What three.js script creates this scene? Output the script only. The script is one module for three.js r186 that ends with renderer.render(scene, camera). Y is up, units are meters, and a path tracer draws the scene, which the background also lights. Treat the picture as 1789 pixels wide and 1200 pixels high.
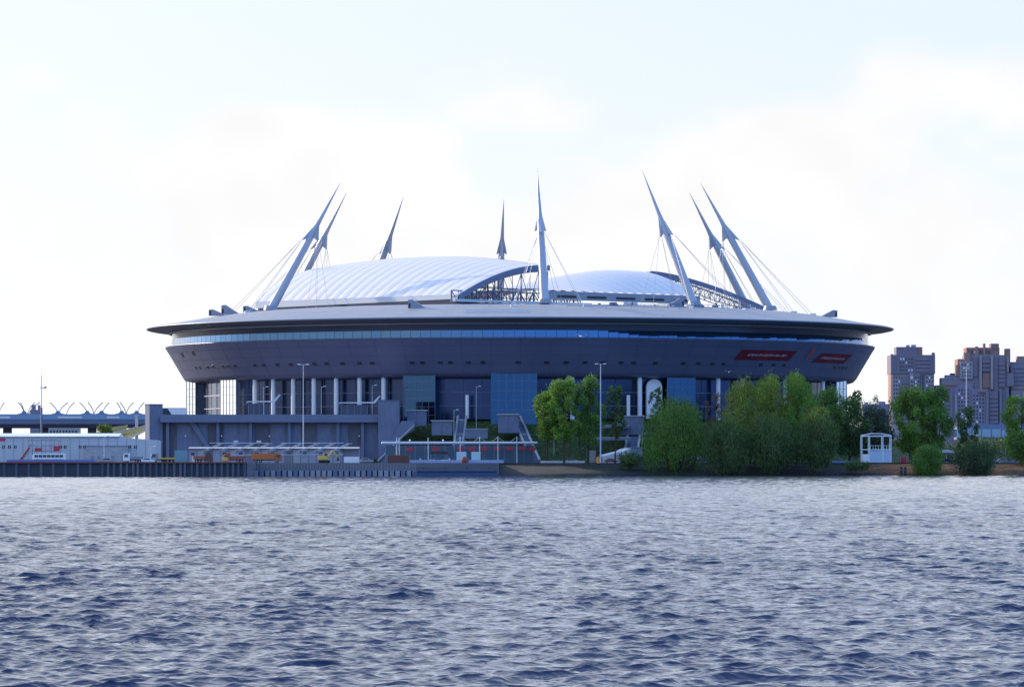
import * as THREE from 'three';
import { mergeGeometries } from 'three/addons/utils/BufferGeometryUtils.js';
import { RoundedBoxGeometry } from 'three/addons/geometries/RoundedBoxGeometry.js';
import { MarchingCubes } from 'three/addons/objects/MarchingCubes.js';

// ---------- camera, sky, sun, exposure ----------
const F = 7253, HZ = 810, MID = 894.5, EYE = 3.95;           // focal length and horizon in photo pixels, eye height in metres
const scene = new THREE.Scene();
const camera = new THREE.PerspectiveCamera(2 * Math.atan(600 / F) * 180 / Math.PI, 1789 / 1200, 1, 20000);
camera.position.set(0, EYE, 0);
camera.lookAt(0, EYE, -100);
camera.setViewOffset(1789, 1200, 0, -210, 1789, 1200);
camera.updateProjectionMatrix();
const renderer = new THREE.WebGLRenderer();
renderer.toneMapping = THREE.LinearToneMapping;
renderer.toneMappingExposure = 1.0;
renderer.shadowMap.enabled = true;

const SUN_AZ = 50 * Math.PI / 180, SUN_EL = 18 * Math.PI / 180;      // left of the view direction, above the horizon
const sunDir = new THREE.Vector3(-Math.sin(SUN_AZ) * Math.cos(SUN_EL), Math.sin(SUN_EL), -Math.cos(SUN_AZ) * Math.cos(SUN_EL));

function hash(x, y) { let h = Math.imul(x | 0, 374761393) + Math.imul(y | 0, 668265263); h = Math.imul(h ^ (h >>> 13), 1274126177); return ((h ^ (h >>> 16)) >>> 0) / 4294967296; }
function vnoise(x, y) { const i = Math.floor(x), j = Math.floor(y), u = x - i, v = y - j, a = u * u * (3 - 2 * u), b = v * v * (3 - 2 * v); return (hash(i, j) * (1 - a) + hash(i + 1, j) * a) * (1 - b) + (hash(i, j + 1) * (1 - a) + hash(i + 1, j + 1) * a) * b; }
function fbm(x, y, n = 5) { let s = 0, a = 0.5; for (let k = 0; k < n; k++) { s += a * vnoise(x, y); x = x * 2.03 + 17.1; y = y * 2.03 + 9.7; a *= 0.5; } return s / (1 - Math.pow(0.5, n)); }
const smooth = (a, b, x) => { const t = Math.min(1, Math.max(0, (x - a) / (b - a))); return t * t * (3 - 2 * t); };
const mix = (a, b, t) => a + (b - a) * t;

{ // air and clouds, bright and white towards the sun, blue away from it
  const W = 3072, H = 1536, data = new Float32Array(W * H * 4);
  const sunA = Math.atan2(sunDir.z, sunDir.x);
  const viewA = -Math.PI / 2, cE = Math.cos(SUN_EL), sE = Math.sin(SUN_EL), tS = [], cS = [];
  for (let i = 0; i < W; i++) { const q = Math.cos(((i + 0.5) / W - 0.5) * 2 * Math.PI - sunA); tS.push(smooth(0, 1, 0.5 + 0.5 * q)); cS.push(q); }
  for (let j = 0; j < H; j++) {
    const el = ((j + 0.5) / H - 0.5) * Math.PI, e = Math.max(0, el), deg = el * 180 / Math.PI, k = 1 - Math.exp(-e / 0.55), k2 = 1 - Math.exp(-e / 0.10);
    for (let i = 0; i < W; i++) {
      const az = ((i + 0.5) / W - 0.5) * 2 * Math.PI;                       // three: u = atan2(z, x) / 2pi + 0.5
      const t = tS[i];
      let r = mix(mix(0.40, 1.10, t), mix(0.40, 0.85, t), k2), g = mix(mix(0.72, 1.09, t), mix(0.76, 0.92, t), k2), b = mix(mix(1.36, 1.07, t), mix(1.45, 0.975, t), k2);
      const kt = k * (1 - 0.42 * t * (1 - smooth(0.5, 1.3, e))); r = mix(r, 0.36, kt); g = mix(g, 0.70, kt); b = mix(b, 1.50, kt);
      const glow = 1.9 * Math.exp(-Math.pow(Math.acos(Math.min(1, Math.cos(el) * cS[i] * cE + Math.sin(el) * sE)) / 0.42, 2));   // aureole round the sun
      r += glow; g += glow * 0.97; b += glow * 0.94;
      if (deg > -1 && deg < 44 && t > 0.03) {
        const d = (az - viewA) * 180 / Math.PI;
        const big = fbm(d * 0.14 + 31, deg * 0.2 + 5, 3), n = fbm(d * 0.55 + 7, deg * 0.95 + 3, 6);
        const lim = 4.5 + (big - 0.5) * 2.0 + (n - 0.5) * 5.0;
        let c = smooth(0.7, -0.9, deg - lim) * mix(0.5, 1, smooth(0.25, 0.6, n));
        if (deg > 5) c = Math.max(c, smooth(0.40, 0.62, fbm(d * 0.07 + 90, deg * 0.2 + 40, 5)) * smooth(6.4, 10, deg) * smooth(44, 24, deg) * 0.62);
        c *= smooth(0.03, 0.5, t); const pu = 0.945 + 0.10 * fbm(d * 1.1 + 3, deg * 1.7 + 8, 4);
        const gl = smooth(1.12, 1.4, r); r = mix(r, mix(1.005 * pu, Math.max(r, 1.02), gl), c); g = mix(g, mix(1.0 * pu, Math.max(g, 1.0), gl), c); b = mix(b, mix(1.0 * pu, Math.max(b, 0.985), gl), c);
      }
      if (el < 0) { const q = smooth(0, -0.12, el); r = mix(r, 0.20, q); g = mix(g, 0.27, q); b = mix(b, 0.42, q); }
      const o = (j * W + i) * 4; data[o] = r; data[o + 1] = g; data[o + 2] = b; data[o + 3] = 1;
    }
  }
  const tex = new THREE.DataTexture(data, W, H, THREE.RGBAFormat, THREE.FloatType);
  tex.mapping = THREE.EquirectangularReflectionMapping; tex.magFilter = THREE.LinearFilter; tex.needsUpdate = true;
  scene.background = tex; scene.environment = tex;
}
const sun = new THREE.DirectionalLight(new THREE.Color(1, 0.84, 0.66), 5);
sun.position.copy(sunDir).multiplyScalar(3000).add(new THREE.Vector3(0, 0, -1500));
sun.target.position.set(0, 0, -1500); scene.add(sun, sun.target);
sun.castShadow = true; sun.shadow.mapSize.set(4096, 4096);
Object.assign(sun.shadow.camera, { left: -500, right: 500, top: 400, bottom: -400, near: 100, far: 6000 });
sun.shadow.radius = 1.5;

// ---------- helpers ----------
let seed = 12345;
const rnd = () => { seed = (Math.imul(seed, 1664525) + 1013904223) >>> 0; return seed / 4294967296; };
const rr = (a, b) => a + (b - a) * rnd();
const X = (px, d) => (px - MID) * d / F, Y = (py, d) => EYE + (HZ - py) * d / F, M = (n, d) => n * d / F;
const V = (x, y, z) => new THREE.Vector3(x, y, z);
const GROUND = 4.2;
const taken = {};
function numbered(n) { const k = taken[n] = (taken[n] ?? -1) + 1; return k ? `${n}_${String(k).padStart(3, '0')}` : n; }
function lin(r, g, b) { return new THREE.Color().setRGB(r, g, b); }
function mat(r, g, b, rough = 0.8, metal = 0, extra = {}) { return new THREE.MeshPhysicalMaterial({ color: lin(r, g, b), roughness: rough, metalness: metal, side: THREE.DoubleSide, ...extra }); }
function thing(name, label, category, [x, y, z] = [0, 0, 0], group, turn = 0) {
  const o = new THREE.Group(); o.name = numbered(name); o.position.set(x, y, z); o.rotation.y = turn;
  o.userData = { label, category }; if (group) o.userData.group = group; scene.add(o); return o;
}
function add(parent, name, geo, m, label) { const o = new THREE.Mesh(geo, m); o.name = name; o.castShadow = o.receiveShadow = true; if (label) o.userData.label = label; parent.add(o); return o; }
function struct(name, geo, m) { const o = add(scene, numbered(name), geo, m); o.userData.kind = 'structure'; return o; }
function box(w, h, dp, x = 0, y = 0, z = 0) { const g = new THREE.BoxGeometry(w, h, dp); g.translate(x, y + h / 2, z); return g; }      // y is the underside
function rbox(w, h, dp, r, x = 0, y = 0, z = 0) { const g = new RoundedBoxGeometry(w, h, dp, 2, r); g.translate(x, y + h / 2, z); return g; }
function merge(list) { return mergeGeometries(list.map((g) => { const q = g.index ? g.toNonIndexed() : g; for (const k of Object.keys(q.attributes)) if (!['position', 'normal', 'uv'].includes(k)) q.deleteAttribute(k); return q; })); }
function bar(a, b, r, n = 6, r2 = r) { const d = b.clone().sub(a), L = d.length(), g = new THREE.CylinderGeometry(r2, r, L, n); g.translate(0, L / 2, 0); g.applyQuaternion(new THREE.Quaternion().setFromUnitVectors(V(0, 1, 0), d.normalize())); g.translate(a.x, a.y, a.z); return g; }
function poly(points, depth, bevel = 0) { const g = new THREE.ExtrudeGeometry(new THREE.Shape(points.map((p) => new THREE.Vector2(p[0], p[1]))), { depth, bevelEnabled: bevel > 0, bevelSize: bevel, bevelThickness: bevel, bevelSegments: 2 }); g.translate(0, 0, -depth / 2); return g; }
function grid(nu, nv, f) {                                     // f(u, v) -> Vector3
  const p = [], uv = [], ix = [];
  for (let j = 0; j <= nv; j++) for (let i = 0; i <= nu; i++) { const q = f(i / nu, j / nv); p.push(q.x, q.y, q.z); uv.push(i / nu, j / nv); }
  for (let j = 0; j < nv; j++) for (let i = 0; i < nu; i++) { const a = j * (nu + 1) + i, b = a + 1, c = a + nu + 1, d = c + 1; ix.push(a, b, d, a, d, c); }
  const g = new THREE.BufferGeometry(); g.setAttribute('position', new THREE.Float32BufferAttribute(p, 3)); g.setAttribute('uv', new THREE.Float32BufferAttribute(uv, 2)); g.setIndex(ix); g.computeVertexNormals(); return g;
}
// colour-only textures: soft blotches and fine grain around 1
function blotch(n, sx, sy, amp, s0 = 0, tint = [1, 1, 1]) {
  const d = new Uint8Array(n * n * 4);
  for (let j = 0; j < n; j++) for (let i = 0; i < n; i++) {
    const u = i / n, v = j / n, w = (a, b) => fbm(a, b, 5);
    const wr = (x, y) => mix(mix(w(x, y), w(x - sx, y), u), mix(w(x, y - sy), w(x - sx, y - sy), u), v);
    const q = 1 - amp + amp * 2 * (wr(u * sx + s0, v * sy + s0) - 0.25) + (hash(i + s0, j) - 0.5) * amp * 0.35;
    for (let k = 0; k < 3; k++) d[(j * n + i) * 4 + k] = Math.max(0, Math.min(255, 235 * q * tint[k])); d[(j * n + i) * 4 + 3] = 255;
  }
  const t = new THREE.DataTexture(d, n, n); t.colorSpace = THREE.SRGBColorSpace; t.wrapS = t.wrapT = THREE.RepeatWrapping; t.magFilter = THREE.LinearFilter; t.needsUpdate = true; return t;
}
const rep = (t, x, y) => { const c = t.clone(); c.repeat.set(x, y); c.needsUpdate = true; return c; };
const tBlotch = blotch(256, 6, 6, 0.10, 3), tConcrete = blotch(256, 7, 5, 0.14, 11), tEarth = blotch(256, 14, 14, 0.75, 23);

const m = {
  hull: mat(0.185, 0.205, 0.345, 0.42, 0.4, { map: rep(tBlotch, 40, 2) }),
  soffit: mat(0.185, 0.205, 0.345, 0.42, 0.4),
  brim: mat(0.26, 0.28, 0.34, 0.4, 0.35),
  roof: mat(0.40, 0.40, 0.43, 0.55, 0.1, { map: rep(tBlotch, 60, 6) }),
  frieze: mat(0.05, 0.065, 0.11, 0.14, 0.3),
  trim: mat(0.62, 0.64, 0.68, 0.4, 0.3),
  glass: mat(0.075, 0.165, 0.32, 0.05, 0.95),
  darkGlass: mat(0.05, 0.065, 0.11, 0.14, 0.3),
  panelGlass: mat(0.030, 0.080, 0.16, 0.06, 0.95), litPanelGlass: mat(0.55, 0.57, 0.58, 0.05, 0.95),  // second one: lighter copy of the tower glass, bright sky reflection put into its colour
  baseWall: mat(0.03, 0.05, 0.115, 0.2, 0.75),
  column: mat(0.80, 0.81, 0.83, 0.55),
  mast: mat(0.38, 0.40, 0.46, 0.35, 0.15),
  cable: mat(0.45, 0.46, 0.5, 0.4, 0.5),
  shell: mat(0.64, 0.60, 0.61, 0.35, 0, { clearcoat: 0.2 }),
  fascia: mat(0.52, 0.56, 0.62, 0.5),
  steel: mat(0.16, 0.19, 0.28, 0.5, 0.3),
  concrete: mat(0.225, 0.26, 0.38, 0.85, 0, { map: tConcrete }),
  concreteDark: mat(0.16, 0.16, 0.20, 0.9, 0, { map: tConcrete }),
  white: mat(0.74, 0.75, 0.76, 0.6),
  offWhite: mat(0.55, 0.55, 0.56, 0.7, 0, { map: tConcrete }),
  red: mat(0.45, 0.03, 0.05, 0.6), blue: mat(0.10, 0.16, 0.42, 0.6), orange: mat(0.55, 0.14, 0.03, 0.55), yellow: mat(0.65, 0.42, 0.05, 0.5),
  brown: mat(0.15, 0.055, 0.045, 0.7), black: mat(0.02, 0.02, 0.025, 0.6), tyre: mat(0.018, 0.018, 0.02, 0.9), teal: mat(0.16, 0.30, 0.36, 0.6), grey: mat(0.25, 0.26, 0.29, 0.7),
  pile: mat(0.10, 0.115, 0.15, 0.5, 0.35), pileWall: mat(0.045, 0.055, 0.08, 0.6, 0.2), rust: mat(0.20, 0.06, 0.045, 0.85),
  window: mat(0.03, 0.04, 0.06, 0.12), bark: mat(0.07, 0.05, 0.035, 0.95), birch: mat(0.45, 0.44, 0.42, 0.9),
  brick: mat(0.45, 0.25, 0.22, 0.9, 0, { map: tConcrete }), lilac: mat(0.33, 0.30, 0.36, 0.85, 0, { map: tConcrete }), slate: mat(0.24, 0.21, 0.28, 0.8),
  lampGlass: mat(0.8, 0.8, 0.78, 0.3), fur: mat(0.75, 0.75, 0.76, 0.8),
};

// ---------- water ----------
{
  const comps = []; let s0 = 77; const r1 = () => { s0 = (Math.imul(s0, 1103515245) + 12345) >>> 0; return s0 / 4294967296; };
  const N = 54, TB = 16384, tab = new Float32Array(TB + 1); for (let i = 0; i <= TB; i++) tab[i] = Math.sin(i / TB * 2 * Math.PI);
  for (let i = 0; i < N; i++) {
    const f = i / (N - 1), L = 0.30 * Math.pow(5.5 / 0.30, Math.pow(f, 1.05)) * (0.9 + 0.2 * r1());
    const spread = L > 2 ? 0.75 : 1.25, th = 0.28 + (r1() + r1() + r1() - 1.5) * spread;     // wind blows towards the camera, a little from the left
    const k = 2 * Math.PI / L, steep = (L > 3.6 ? 0.014 : L > 2.2 ? 0.026 : L > 1.0 ? 0.039 : 0.055) * (0.7 + 0.6 * r1());
    comps.push([k * Math.sin(th), k * Math.cos(th), steep / k, r1() * 6.283, Math.sin(th), Math.cos(th), L]);
  }
  const d0 = 62, d1 = 1440, ratio = 1.0011, rows = Math.ceil(Math.log(d1 / d0) / Math.log(ratio)), cols = 330, half = 0.168;
  const pos = new Float32Array((rows + 1) * (cols + 1) * 3), uv = new Float32Array((rows + 1) * (cols + 1) * 2);
  for (let j = 0; j <= rows; j++) {
    const d = d0 * Math.pow(ratio, j), cell = d * 0.0011;
    const live = comps.filter((c) => c[6] > cell * 1.35), nl = live.length, A = new Float64Array(nl * 6); live.forEach((c, i) => { for (let k = 0; k < 6; k++) A[i * 6 + k] = c[k]; });
    for (let i = 0; i <= cols; i++) {
      const x = (i / cols * 2 - 1) * half * d, z = -d;
      const gu = fbm(x * 0.11 + 40, z * 0.05 + 9, 4), gust = 0.60 + 0.55 * gu + 0.3 * vnoise(x * 0.6, z * 0.3);
      let px = x, py = 0, pz = z;
      for (let k = 0; k < nl * 6; k += 6) { const q = (A[k] * x + A[k + 1] * z + A[k + 3]) * (TB / 6.283185307), a = A[k + 2] * gust, f = Math.floor(q) & (TB - 1); py += a * tab[f]; const h = a * 1.5 * tab[(f + TB / 4) & (TB - 1)]; px += A[k + 4] * h; pz += A[k + 5] * h; }
      const o = (j * (cols + 1) + i); pos[o * 3] = px; pos[o * 3 + 1] = py; pos[o * 3 + 2] = pz; uv[o * 2] = x / 2.6; uv[o * 2 + 1] = z / 2.6;
    }
  }
  const ix = new Uint32Array(rows * cols * 6); let q = 0;
  for (let j = 0; j < rows; j++) for (let i = 0; i < cols; i++) { const a = j * (cols + 1) + i, b = a + 1, c = a + cols + 1, e = c + 1; ix[q++] = a; ix[q++] = b; ix[q++] = e; ix[q++] = a; ix[q++] = e; ix[q++] = c; }
  const g = new THREE.BufferGeometry(); g.setAttribute('position', new THREE.BufferAttribute(pos, 3)); g.setAttribute('uv', new THREE.BufferAttribute(uv, 2)); g.setIndex(new THREE.BufferAttribute(ix, 1)); g.computeVertexNormals();
  // fine ripples
  const n = 256, bd = new Uint8Array(n * n * 4), rip = [];
  for (let i = 0; i < 40; i++) { const th = (r1() - 0.5) * 3.0 + 0.3, K = 5 + Math.floor(r1() * 16); rip.push([Math.round(K * Math.sin(th)), Math.round(K * Math.cos(th)), r1() * 6.283, 9 / K]); }
  for (let j = 0; j < n; j++) for (let i = 0; i < n; i++) { let h = 0; for (const [a, b, p, w] of rip) h += w * Math.sin((a * i + b * j) / n * 6.2832 + p); const v = Math.max(0, Math.min(255, 128 + h * 14)); const o = (j * n + i) * 4; bd[o] = bd[o + 1] = bd[o + 2] = v; bd[o + 3] = 255; }
  const bt = new THREE.DataTexture(bd, n, n); bt.wrapS = bt.wrapT = THREE.RepeatWrapping; bt.magFilter = THREE.LinearFilter; bt.needsUpdate = true;
  const wm = new THREE.MeshPhysicalMaterial({ color: lin(0.008, 0.016, 0.052), roughness: 0.025, metalness: 0, ior: 1.333, bumpMap: bt, bumpScale: 0.017 });
  struct('water', g, wm);
  const far = new THREE.PlaneGeometry(9000, 2100); far.rotateX(-Math.PI / 2); far.translate(0, -0.75, -380);
  const fu = far.attributes.uv; for (let i = 0; i < fu.count; i++) fu.setXY(i, fu.getX(i) * 3400, fu.getY(i) * 800);
  struct('water', far, wm);
}

// ---------- ground, quay edges, river bank ----------
const XQ = X(431, 1250);                                       // end of the sheet-pile quay
{
  const g = new THREE.PlaneGeometry(16000, 9000); g.rotateX(-Math.PI / 2); g.translate(0, GROUND, -1424 - 4500);
  const u = g.attributes.uv; for (let i = 0; i < u.count; i++) u.setXY(i, u.getX(i) * 400, u.getY(i) * 225);
  struct('ground', g, mat(0.14, 0.14, 0.16, 0.95, 0, { map: tEarth }));
  const deck = box(900, 4.6, 180, XQ - 450, GROUND - 4.6, -1250.6 - 90);
  struct('quay', deck, mat(0.2, 0.2, 0.22, 0.9, 0, { map: tConcrete }));
  const mid = box(X(870, 1290) - XQ, 4.6, 130, (XQ + X(870, 1290)) / 2, GROUND - 4.6 - 0.004, -1296 - 65);
  struct('quay', mid, mat(0.2, 0.2, 0.22, 0.9, 0, { map: tConcrete }));
  const x0 = X(868, 1300);
  const bank = grid(240, 26, (a, b) => {
    const x = x0 + a * a * 1600 + a * 260, zf = mix(-1330, -1392, smooth(x0, x0 + 60, x)) - 14 * fbm(x * 0.02, 3.3, 4), zb = -1427, z = mix(zf, zb, b);
    const lump = (fbm(x * 0.16, z * 0.16, 4) - 0.5) * 1.5 * Math.sin(Math.PI * Math.min(1, b * 1.08)) * smooth(0, 0.1, b);
    const rise = (Math.pow(b, 0.55)) * (GROUND + 0.45) - 0.4;
    return V(x, b >= 1 ? GROUND + 0.02 : rise + lump, z);
  });
  const p = bank.attributes.position, col = new Float32Array(p.count * 3), uvb = bank.attributes.uv;
  for (let i = 0; i < p.count; i++) {                           // bare clay on the right, dark weedy stones towards the pier, patches of turf
    const x = p.getX(i), z = p.getZ(i), clay = smooth(X(1475, 1400), X(1590, 1400), x + 14 * (fbm(x * 0.06, z * 0.09, 4) - 0.5)), n = fbm(x * 0.11 + 8, z * 0.2, 4), tuft = smooth(0.54, 0.62, fbm(x * 0.07 + 50, z * 0.13 + 8, 4));
    let c = [mix(0.06, 0.78, clay) * (0.6 + 0.8 * n), mix(0.05, 0.28, clay) * (0.6 + 0.8 * n), mix(0.05, 0.075, clay) * (0.6 + 0.8 * n)];
    c = c.map((v, k) => mix(v, [0.05, 0.085, 0.025][k], tuft * 0.8)); col.set(c, i * 3); uvb.setXY(i, x * 0.12, z * 0.12);
  }
  bank.setAttribute('color', new THREE.BufferAttribute(col, 3));
  struct('river_bank', bank, new THREE.MeshStandardMaterial({ vertexColors: true, roughness: 0.95, side: THREE.DoubleSide, map: tEarth }));
}
{ // sheet pile quay wall
  const t = thing('sheet_pile_wall', 'dark steel sheet pile quay wall with tubular piles on the left', 'quay wall', [0, 0, -1250]);
  const xl = X(-60, 1250);
  add(t, 'panel', box(XQ - xl, 5.4, 0.5, (XQ + xl) / 2, -1.3, 0.0), m.pileWall);
  add(t, 'capping_beam', rbox(XQ - xl, 0.42, 1.5, 0.05, (XQ + xl) / 2, 4.03, 0.35), m.rust, 'rusty reddish beam along the top of the wall');
  const wide = new THREE.CylinderGeometry(0.42, 0.42, 5.3, 10), slim = new THREE.CylinderGeometry(0.48, 0.48, 5.3, 10);
  const pm = [m.pile, mat(0.12, 0.13, 0.17, 0.5, 0.35), mat(0.08, 0.10, 0.14, 0.55, 0.3), mat(0.14, 0.145, 0.17, 0.5, 0.35)];
  const xs = []; for (let p = -36.3; p < 185; p += 21.5) xs.push(p); for (let p = 190; p < 430; p += 10.3) xs.push(p + rr(-1.6, 1.6));
  for (const p of xs) { const o = add(t, 'pile', p < 185 ? wide : slim, pm[Math.floor(rnd() * 4)]); o.position.set(X(p, 1250), 1.36, 0.42); }
  for (let p = -47; p < 185; p += 21.5) { const o = add(t, 'sheet_web', new THREE.BoxGeometry(1.1, 5.25, 0.3), pm[2]); o.position.set(X(p + 10.7, 1250), 1.35, 0.33); }
}
{ // low pier of concrete blocks with railing, then a steel pontoon
  const dP = 1288, t = thing('pier', 'low blue grey pier of concrete blocks with thin railing on top', 'pier', [0, 0, -dP]);
  const xa = X(432, dP), xb = X(727, dP);
  add(t, 'pier_deck', box(xb - xa, 0.35, 7.4, (xa + xb) / 2, 1.75, -3.6), m.concrete);
  add(t, 'back_wall', box(xb - xa, 3.0, 0.4, (xa + xb) / 2, -1.2, -1.6), m.black);
  const bm = [m.concrete, mat(0.24, 0.25, 0.30, 0.85), mat(0.33, 0.33, 0.37, 0.85)], bw = M(7.6, dP), bg = rbox(bw, 2.75, 1.4, 0.06);
  for (let p = 437; p < 727; p += 9.9) { const o = add(t, 'block', bg, bm[Math.floor(rnd() * 3)]); o.position.set(X(p, dP), -1.02, rr(-0.06, 0.06)); }
  const post = new THREE.CylinderGeometry(0.045, 0.045, 1.9, 5);
  for (let p = 434; p < 727; p += 5.4) { const o = add(t, 'railing_post', post, m.grey); o.position.set(X(p, dP), 3.02, 0.2); }
  for (const y of [2.55, 3.2, 3.92]) add(t, 'rail', box(xb - xa, 0.07, 0.07, (xa + xb) / 2, y, 0.2), m.grey);
  const q = thing('pontoon', 'plain blue steel pontoon moored at the end of the pier', 'pontoon', [X(798, dP), -0.5, -dP]);
  const w = M(140, dP);
  add(q, 'hull', rbox(w, 2.55, 6, 0.12), mat(0.07, 0.12, 0.27, 0.5, 0.2, { map: rep(tConcrete, 6, 1) }));
  add(q, 'rubbing_strake', rbox(w - 0.3, 0.22, 0.3, 0.05, 0, 1.85, 3.05), m.black);
  for (const s of [-0.42, -0.15, 0.12, 0.4]) add(q, 'bollard', merge([new THREE.CylinderGeometry(0.14, 0.18, 0.7, 8).translate(s * w, 2.9, 2.4), box(0.7, 0.14, 0.16, s * w, 3.05, 2.4)]), m.black);
  add(q, 'inner_bank', box(w, 2.0, 2, 0, 1.2, -4.0), m.concreteDark);
}

// ---------- the stadium ----------
const CX = X(908.5, 1592), CZ = -1592;
const stadium = thing('stadium', 'huge disc shaped stadium with eight leaning masts and white domed roof', 'stadium', [CX, GROUND, CZ]);
const H = (y) => y - GROUND;                                    // world height to the stadium's own
const polar = (r, th, y) => V(r * Math.sin(th), H(y), r * Math.cos(th));
const lathe = (pts, n = 220) => new THREE.LatheGeometry(pts.map(([r, y]) => new THREE.Vector2(r, H(y))), n);
function thetaAt(px, r) { let th = 0; for (let k = 0; k < 40; k++) { const d = 1592 - r * Math.cos(th); const s = Math.max(-1, Math.min(1, (X(px, d) - CX) / r)); th = Math.asin(s); } return th; }
{
  add(stadium, 'roof_deck', lathe([[0.01, 61.6], [60, 61.6], [97, 61.5], [106, 60.9], [115, 59.85], [124, 58.45], [133, 56.85], [139.5, 55.9]], 260), m.roof);
  add(stadium, 'brim', lathe([[139.5, 55.9], [141.6, 55.6], [142.7, 55.3], [143, 55.0], [142.6, 54.7], [141, 54.35], [138, 54.0], [133.3, 53.5]], 260), m.brim);
  add(stadium, 'soffit_trim', lathe([[133.3, 53.6], [134.5, 53.5], [134.5, 53.1], [133.3, 53.0]], 260), m.trim);
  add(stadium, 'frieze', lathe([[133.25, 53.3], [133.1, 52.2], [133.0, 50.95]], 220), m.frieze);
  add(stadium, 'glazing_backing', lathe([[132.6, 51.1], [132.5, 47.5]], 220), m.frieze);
  const hullPts = [[132.4, 47.7], [134.6, 47.75], [134.75, 48.35], [135.75, 48.35], [135.7, 47.9], [134.3, 45.7], [131.4, 40.8], [128.5, 35.9], [127.6, 34.9], [126.4, 34.5], [121, 33.7], [112, 33.2]];
  add(stadium, 'hull', lathe(hullPts.slice(0, 8), 260), m.hull);
  add(stadium, 'hull_soffit', lathe(hullPts.slice(7), 220), m.soffit);
  add(stadium, 'base_wall', lathe([[122.6, 34.2], [122.6, 3]], 220), m.baseWall);
  // glazing band, each pane slightly out of plane
  const pw = 133.3 * 1.6 * Math.PI / 180, pane = new RoundedBoxGeometry(pw - 0.1, 2.55, 0.12, 1, 0.02);
  for (let a = -98; a <= 98; a += 1.6) {
    const th = a * Math.PI / 180 + 0.004, lean = a > 74 ? 0 : 0.27 * smooth(-2, 22, a);      // the lights on the right stand tilted back under the brim
    const o = add(stadium, 'glass_pane', pane, m.glass); o.position.copy(polar(133.3, th, 49.65)); o.rotation.set(rr(-0.012, 0.012) - lean, th + rr(-0.02, 0.02), 0, 'YXZ');
  }
  // small windows let into the hull
  const hullR = (y) => 134.3 + (y - 45.7) * (134.3 - 128.5) / (45.7 - 35.9);
  const tilt = Math.atan2(5.8, 9.8);
  const wg = new RoundedBoxGeometry(1.75, 0.95, 0.42, 1, 0.04), sill = new THREE.BoxGeometry(1.9, 0.1, 0.3).translate(0, -0.52, 0.06);
  function onHull(px, y) { const r = hullR(y) - 0.02, th = thetaAt(px, r); return [th, r]; }
  for (const px of [341, 348, 362, 371, 388, 397, 410, 445, 460, 484, 508, 549, 570, 598, 628, 650, 720, 738, 769, 787, 818, 844, 905, 955, 989, 1022, 1054, 1085, 1107, 1145, 1194, 1220, 1245, 1264, 1330, 1352, 1370, 1459, 1467, 1473, 1479]) {
    const [th, r] = onHull(px, 39.7), o = add(stadium, 'hull_window', wg, m.window); o.position.copy(polar(r, th, 39.7)); o.rotation.set(tilt, th, 0, 'YXZ'); add(o, 'sill', sill, m.hull);
  }
  for (const [px, y] of [[300, 43.6], [318, 44.6], [337, 44.9]]) { const [th, r] = onHull(px, y), o = add(stadium, 'hull_window', wg, m.window); o.scale.set(1.1, 1.9, 1); o.position.copy(polar(r, th, y)); o.rotation.set(tilt, th, 0, 'YXZ'); }
  // cladding panels over the hull, open joints between them, tone slightly uneven from sheet to sheet
  const tones = [mat(0.172, 0.190, 0.318, 0.42, 0.4), mat(0.167, 0.185, 0.308, 0.42, 0.4), mat(0.177, 0.195, 0.325, 0.43, 0.4), mat(0.170, 0.189, 0.315, 0.40, 0.4)], rowsY = [35.95, 39.0, 42.2, 45.5, 47.85];
  for (let a = -99; a < 99; a += 4.5) for (let k = 0; k < 4; k++) {
    const t0 = (a + 0.035) * Math.PI / 180, t1 = (a + 4.465) * Math.PI / 180, off = rr(0.03, 0.09);
    add(stadium, 'cladding_panel', grid(3, 1, (u, v) => { const y = mix(rowsY[k] + 0.05, rowsY[k + 1] - 0.05, v); return polar((y > 45.7 ? 134.3 + (y - 45.7) * 0.64 : hullR(y)) + off, mix(t0, t1, u), y); }), tones[Math.floor(rnd() * 4)]);
  }
  // frames of the dark glazed wall behind the columns
  for (let a = -80; a <= 80; a += 3.2) { const th = a * Math.PI / 180; add(stadium, 'wall_mullion', bar(polar(122.75, th, 19.7), polar(122.75, th, 34.0), 0.09, 4), m.steel); }
  for (const y of [24.4, 29.2]) add(stadium, 'wall_transom', lathe([[122.62, y - 0.15], [122.85, y - 0.15], [122.85, y + 0.15], [122.62, y + 0.15]], 160), m.steel);
  // columns under the hull
  for (const px of [445, 477, 512, 548, 587, 628, 670, 1000, 1118, 1255, 1298, 1372, 1438]) {
    const r = 125.4, th = thetaAt(px, r), o = add(stadium, 'column', new THREE.CylinderGeometry(0.82, 0.82, 15.6, 14), m.column); o.position.copy(polar(r, th, 34.6 - 7.8 + 0.3));
  }
  for (const px of [816, 1098]) { const r = 128, th = thetaAt(px, r), o = add(stadium, 'column', new THREE.CylinderGeometry(0.62, 0.62, 8.2, 12), m.column); o.position.copy(polar(r, th, 28.2 - 4.1)); }
  // glazed stair towers between hull and terrace
  const towers = [[334, 18, 20.5, 35, 126.6, -0.95], [399, 31, 20.5, 35, 126.5], [732.5, 56, 18, 36.2, 127.5], [898, 80, 16, 36.6, 128], [1190, 50, 14, 34.6, 126.5], [1470, 20, 14, 35, 126.5, 0.9]];
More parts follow.
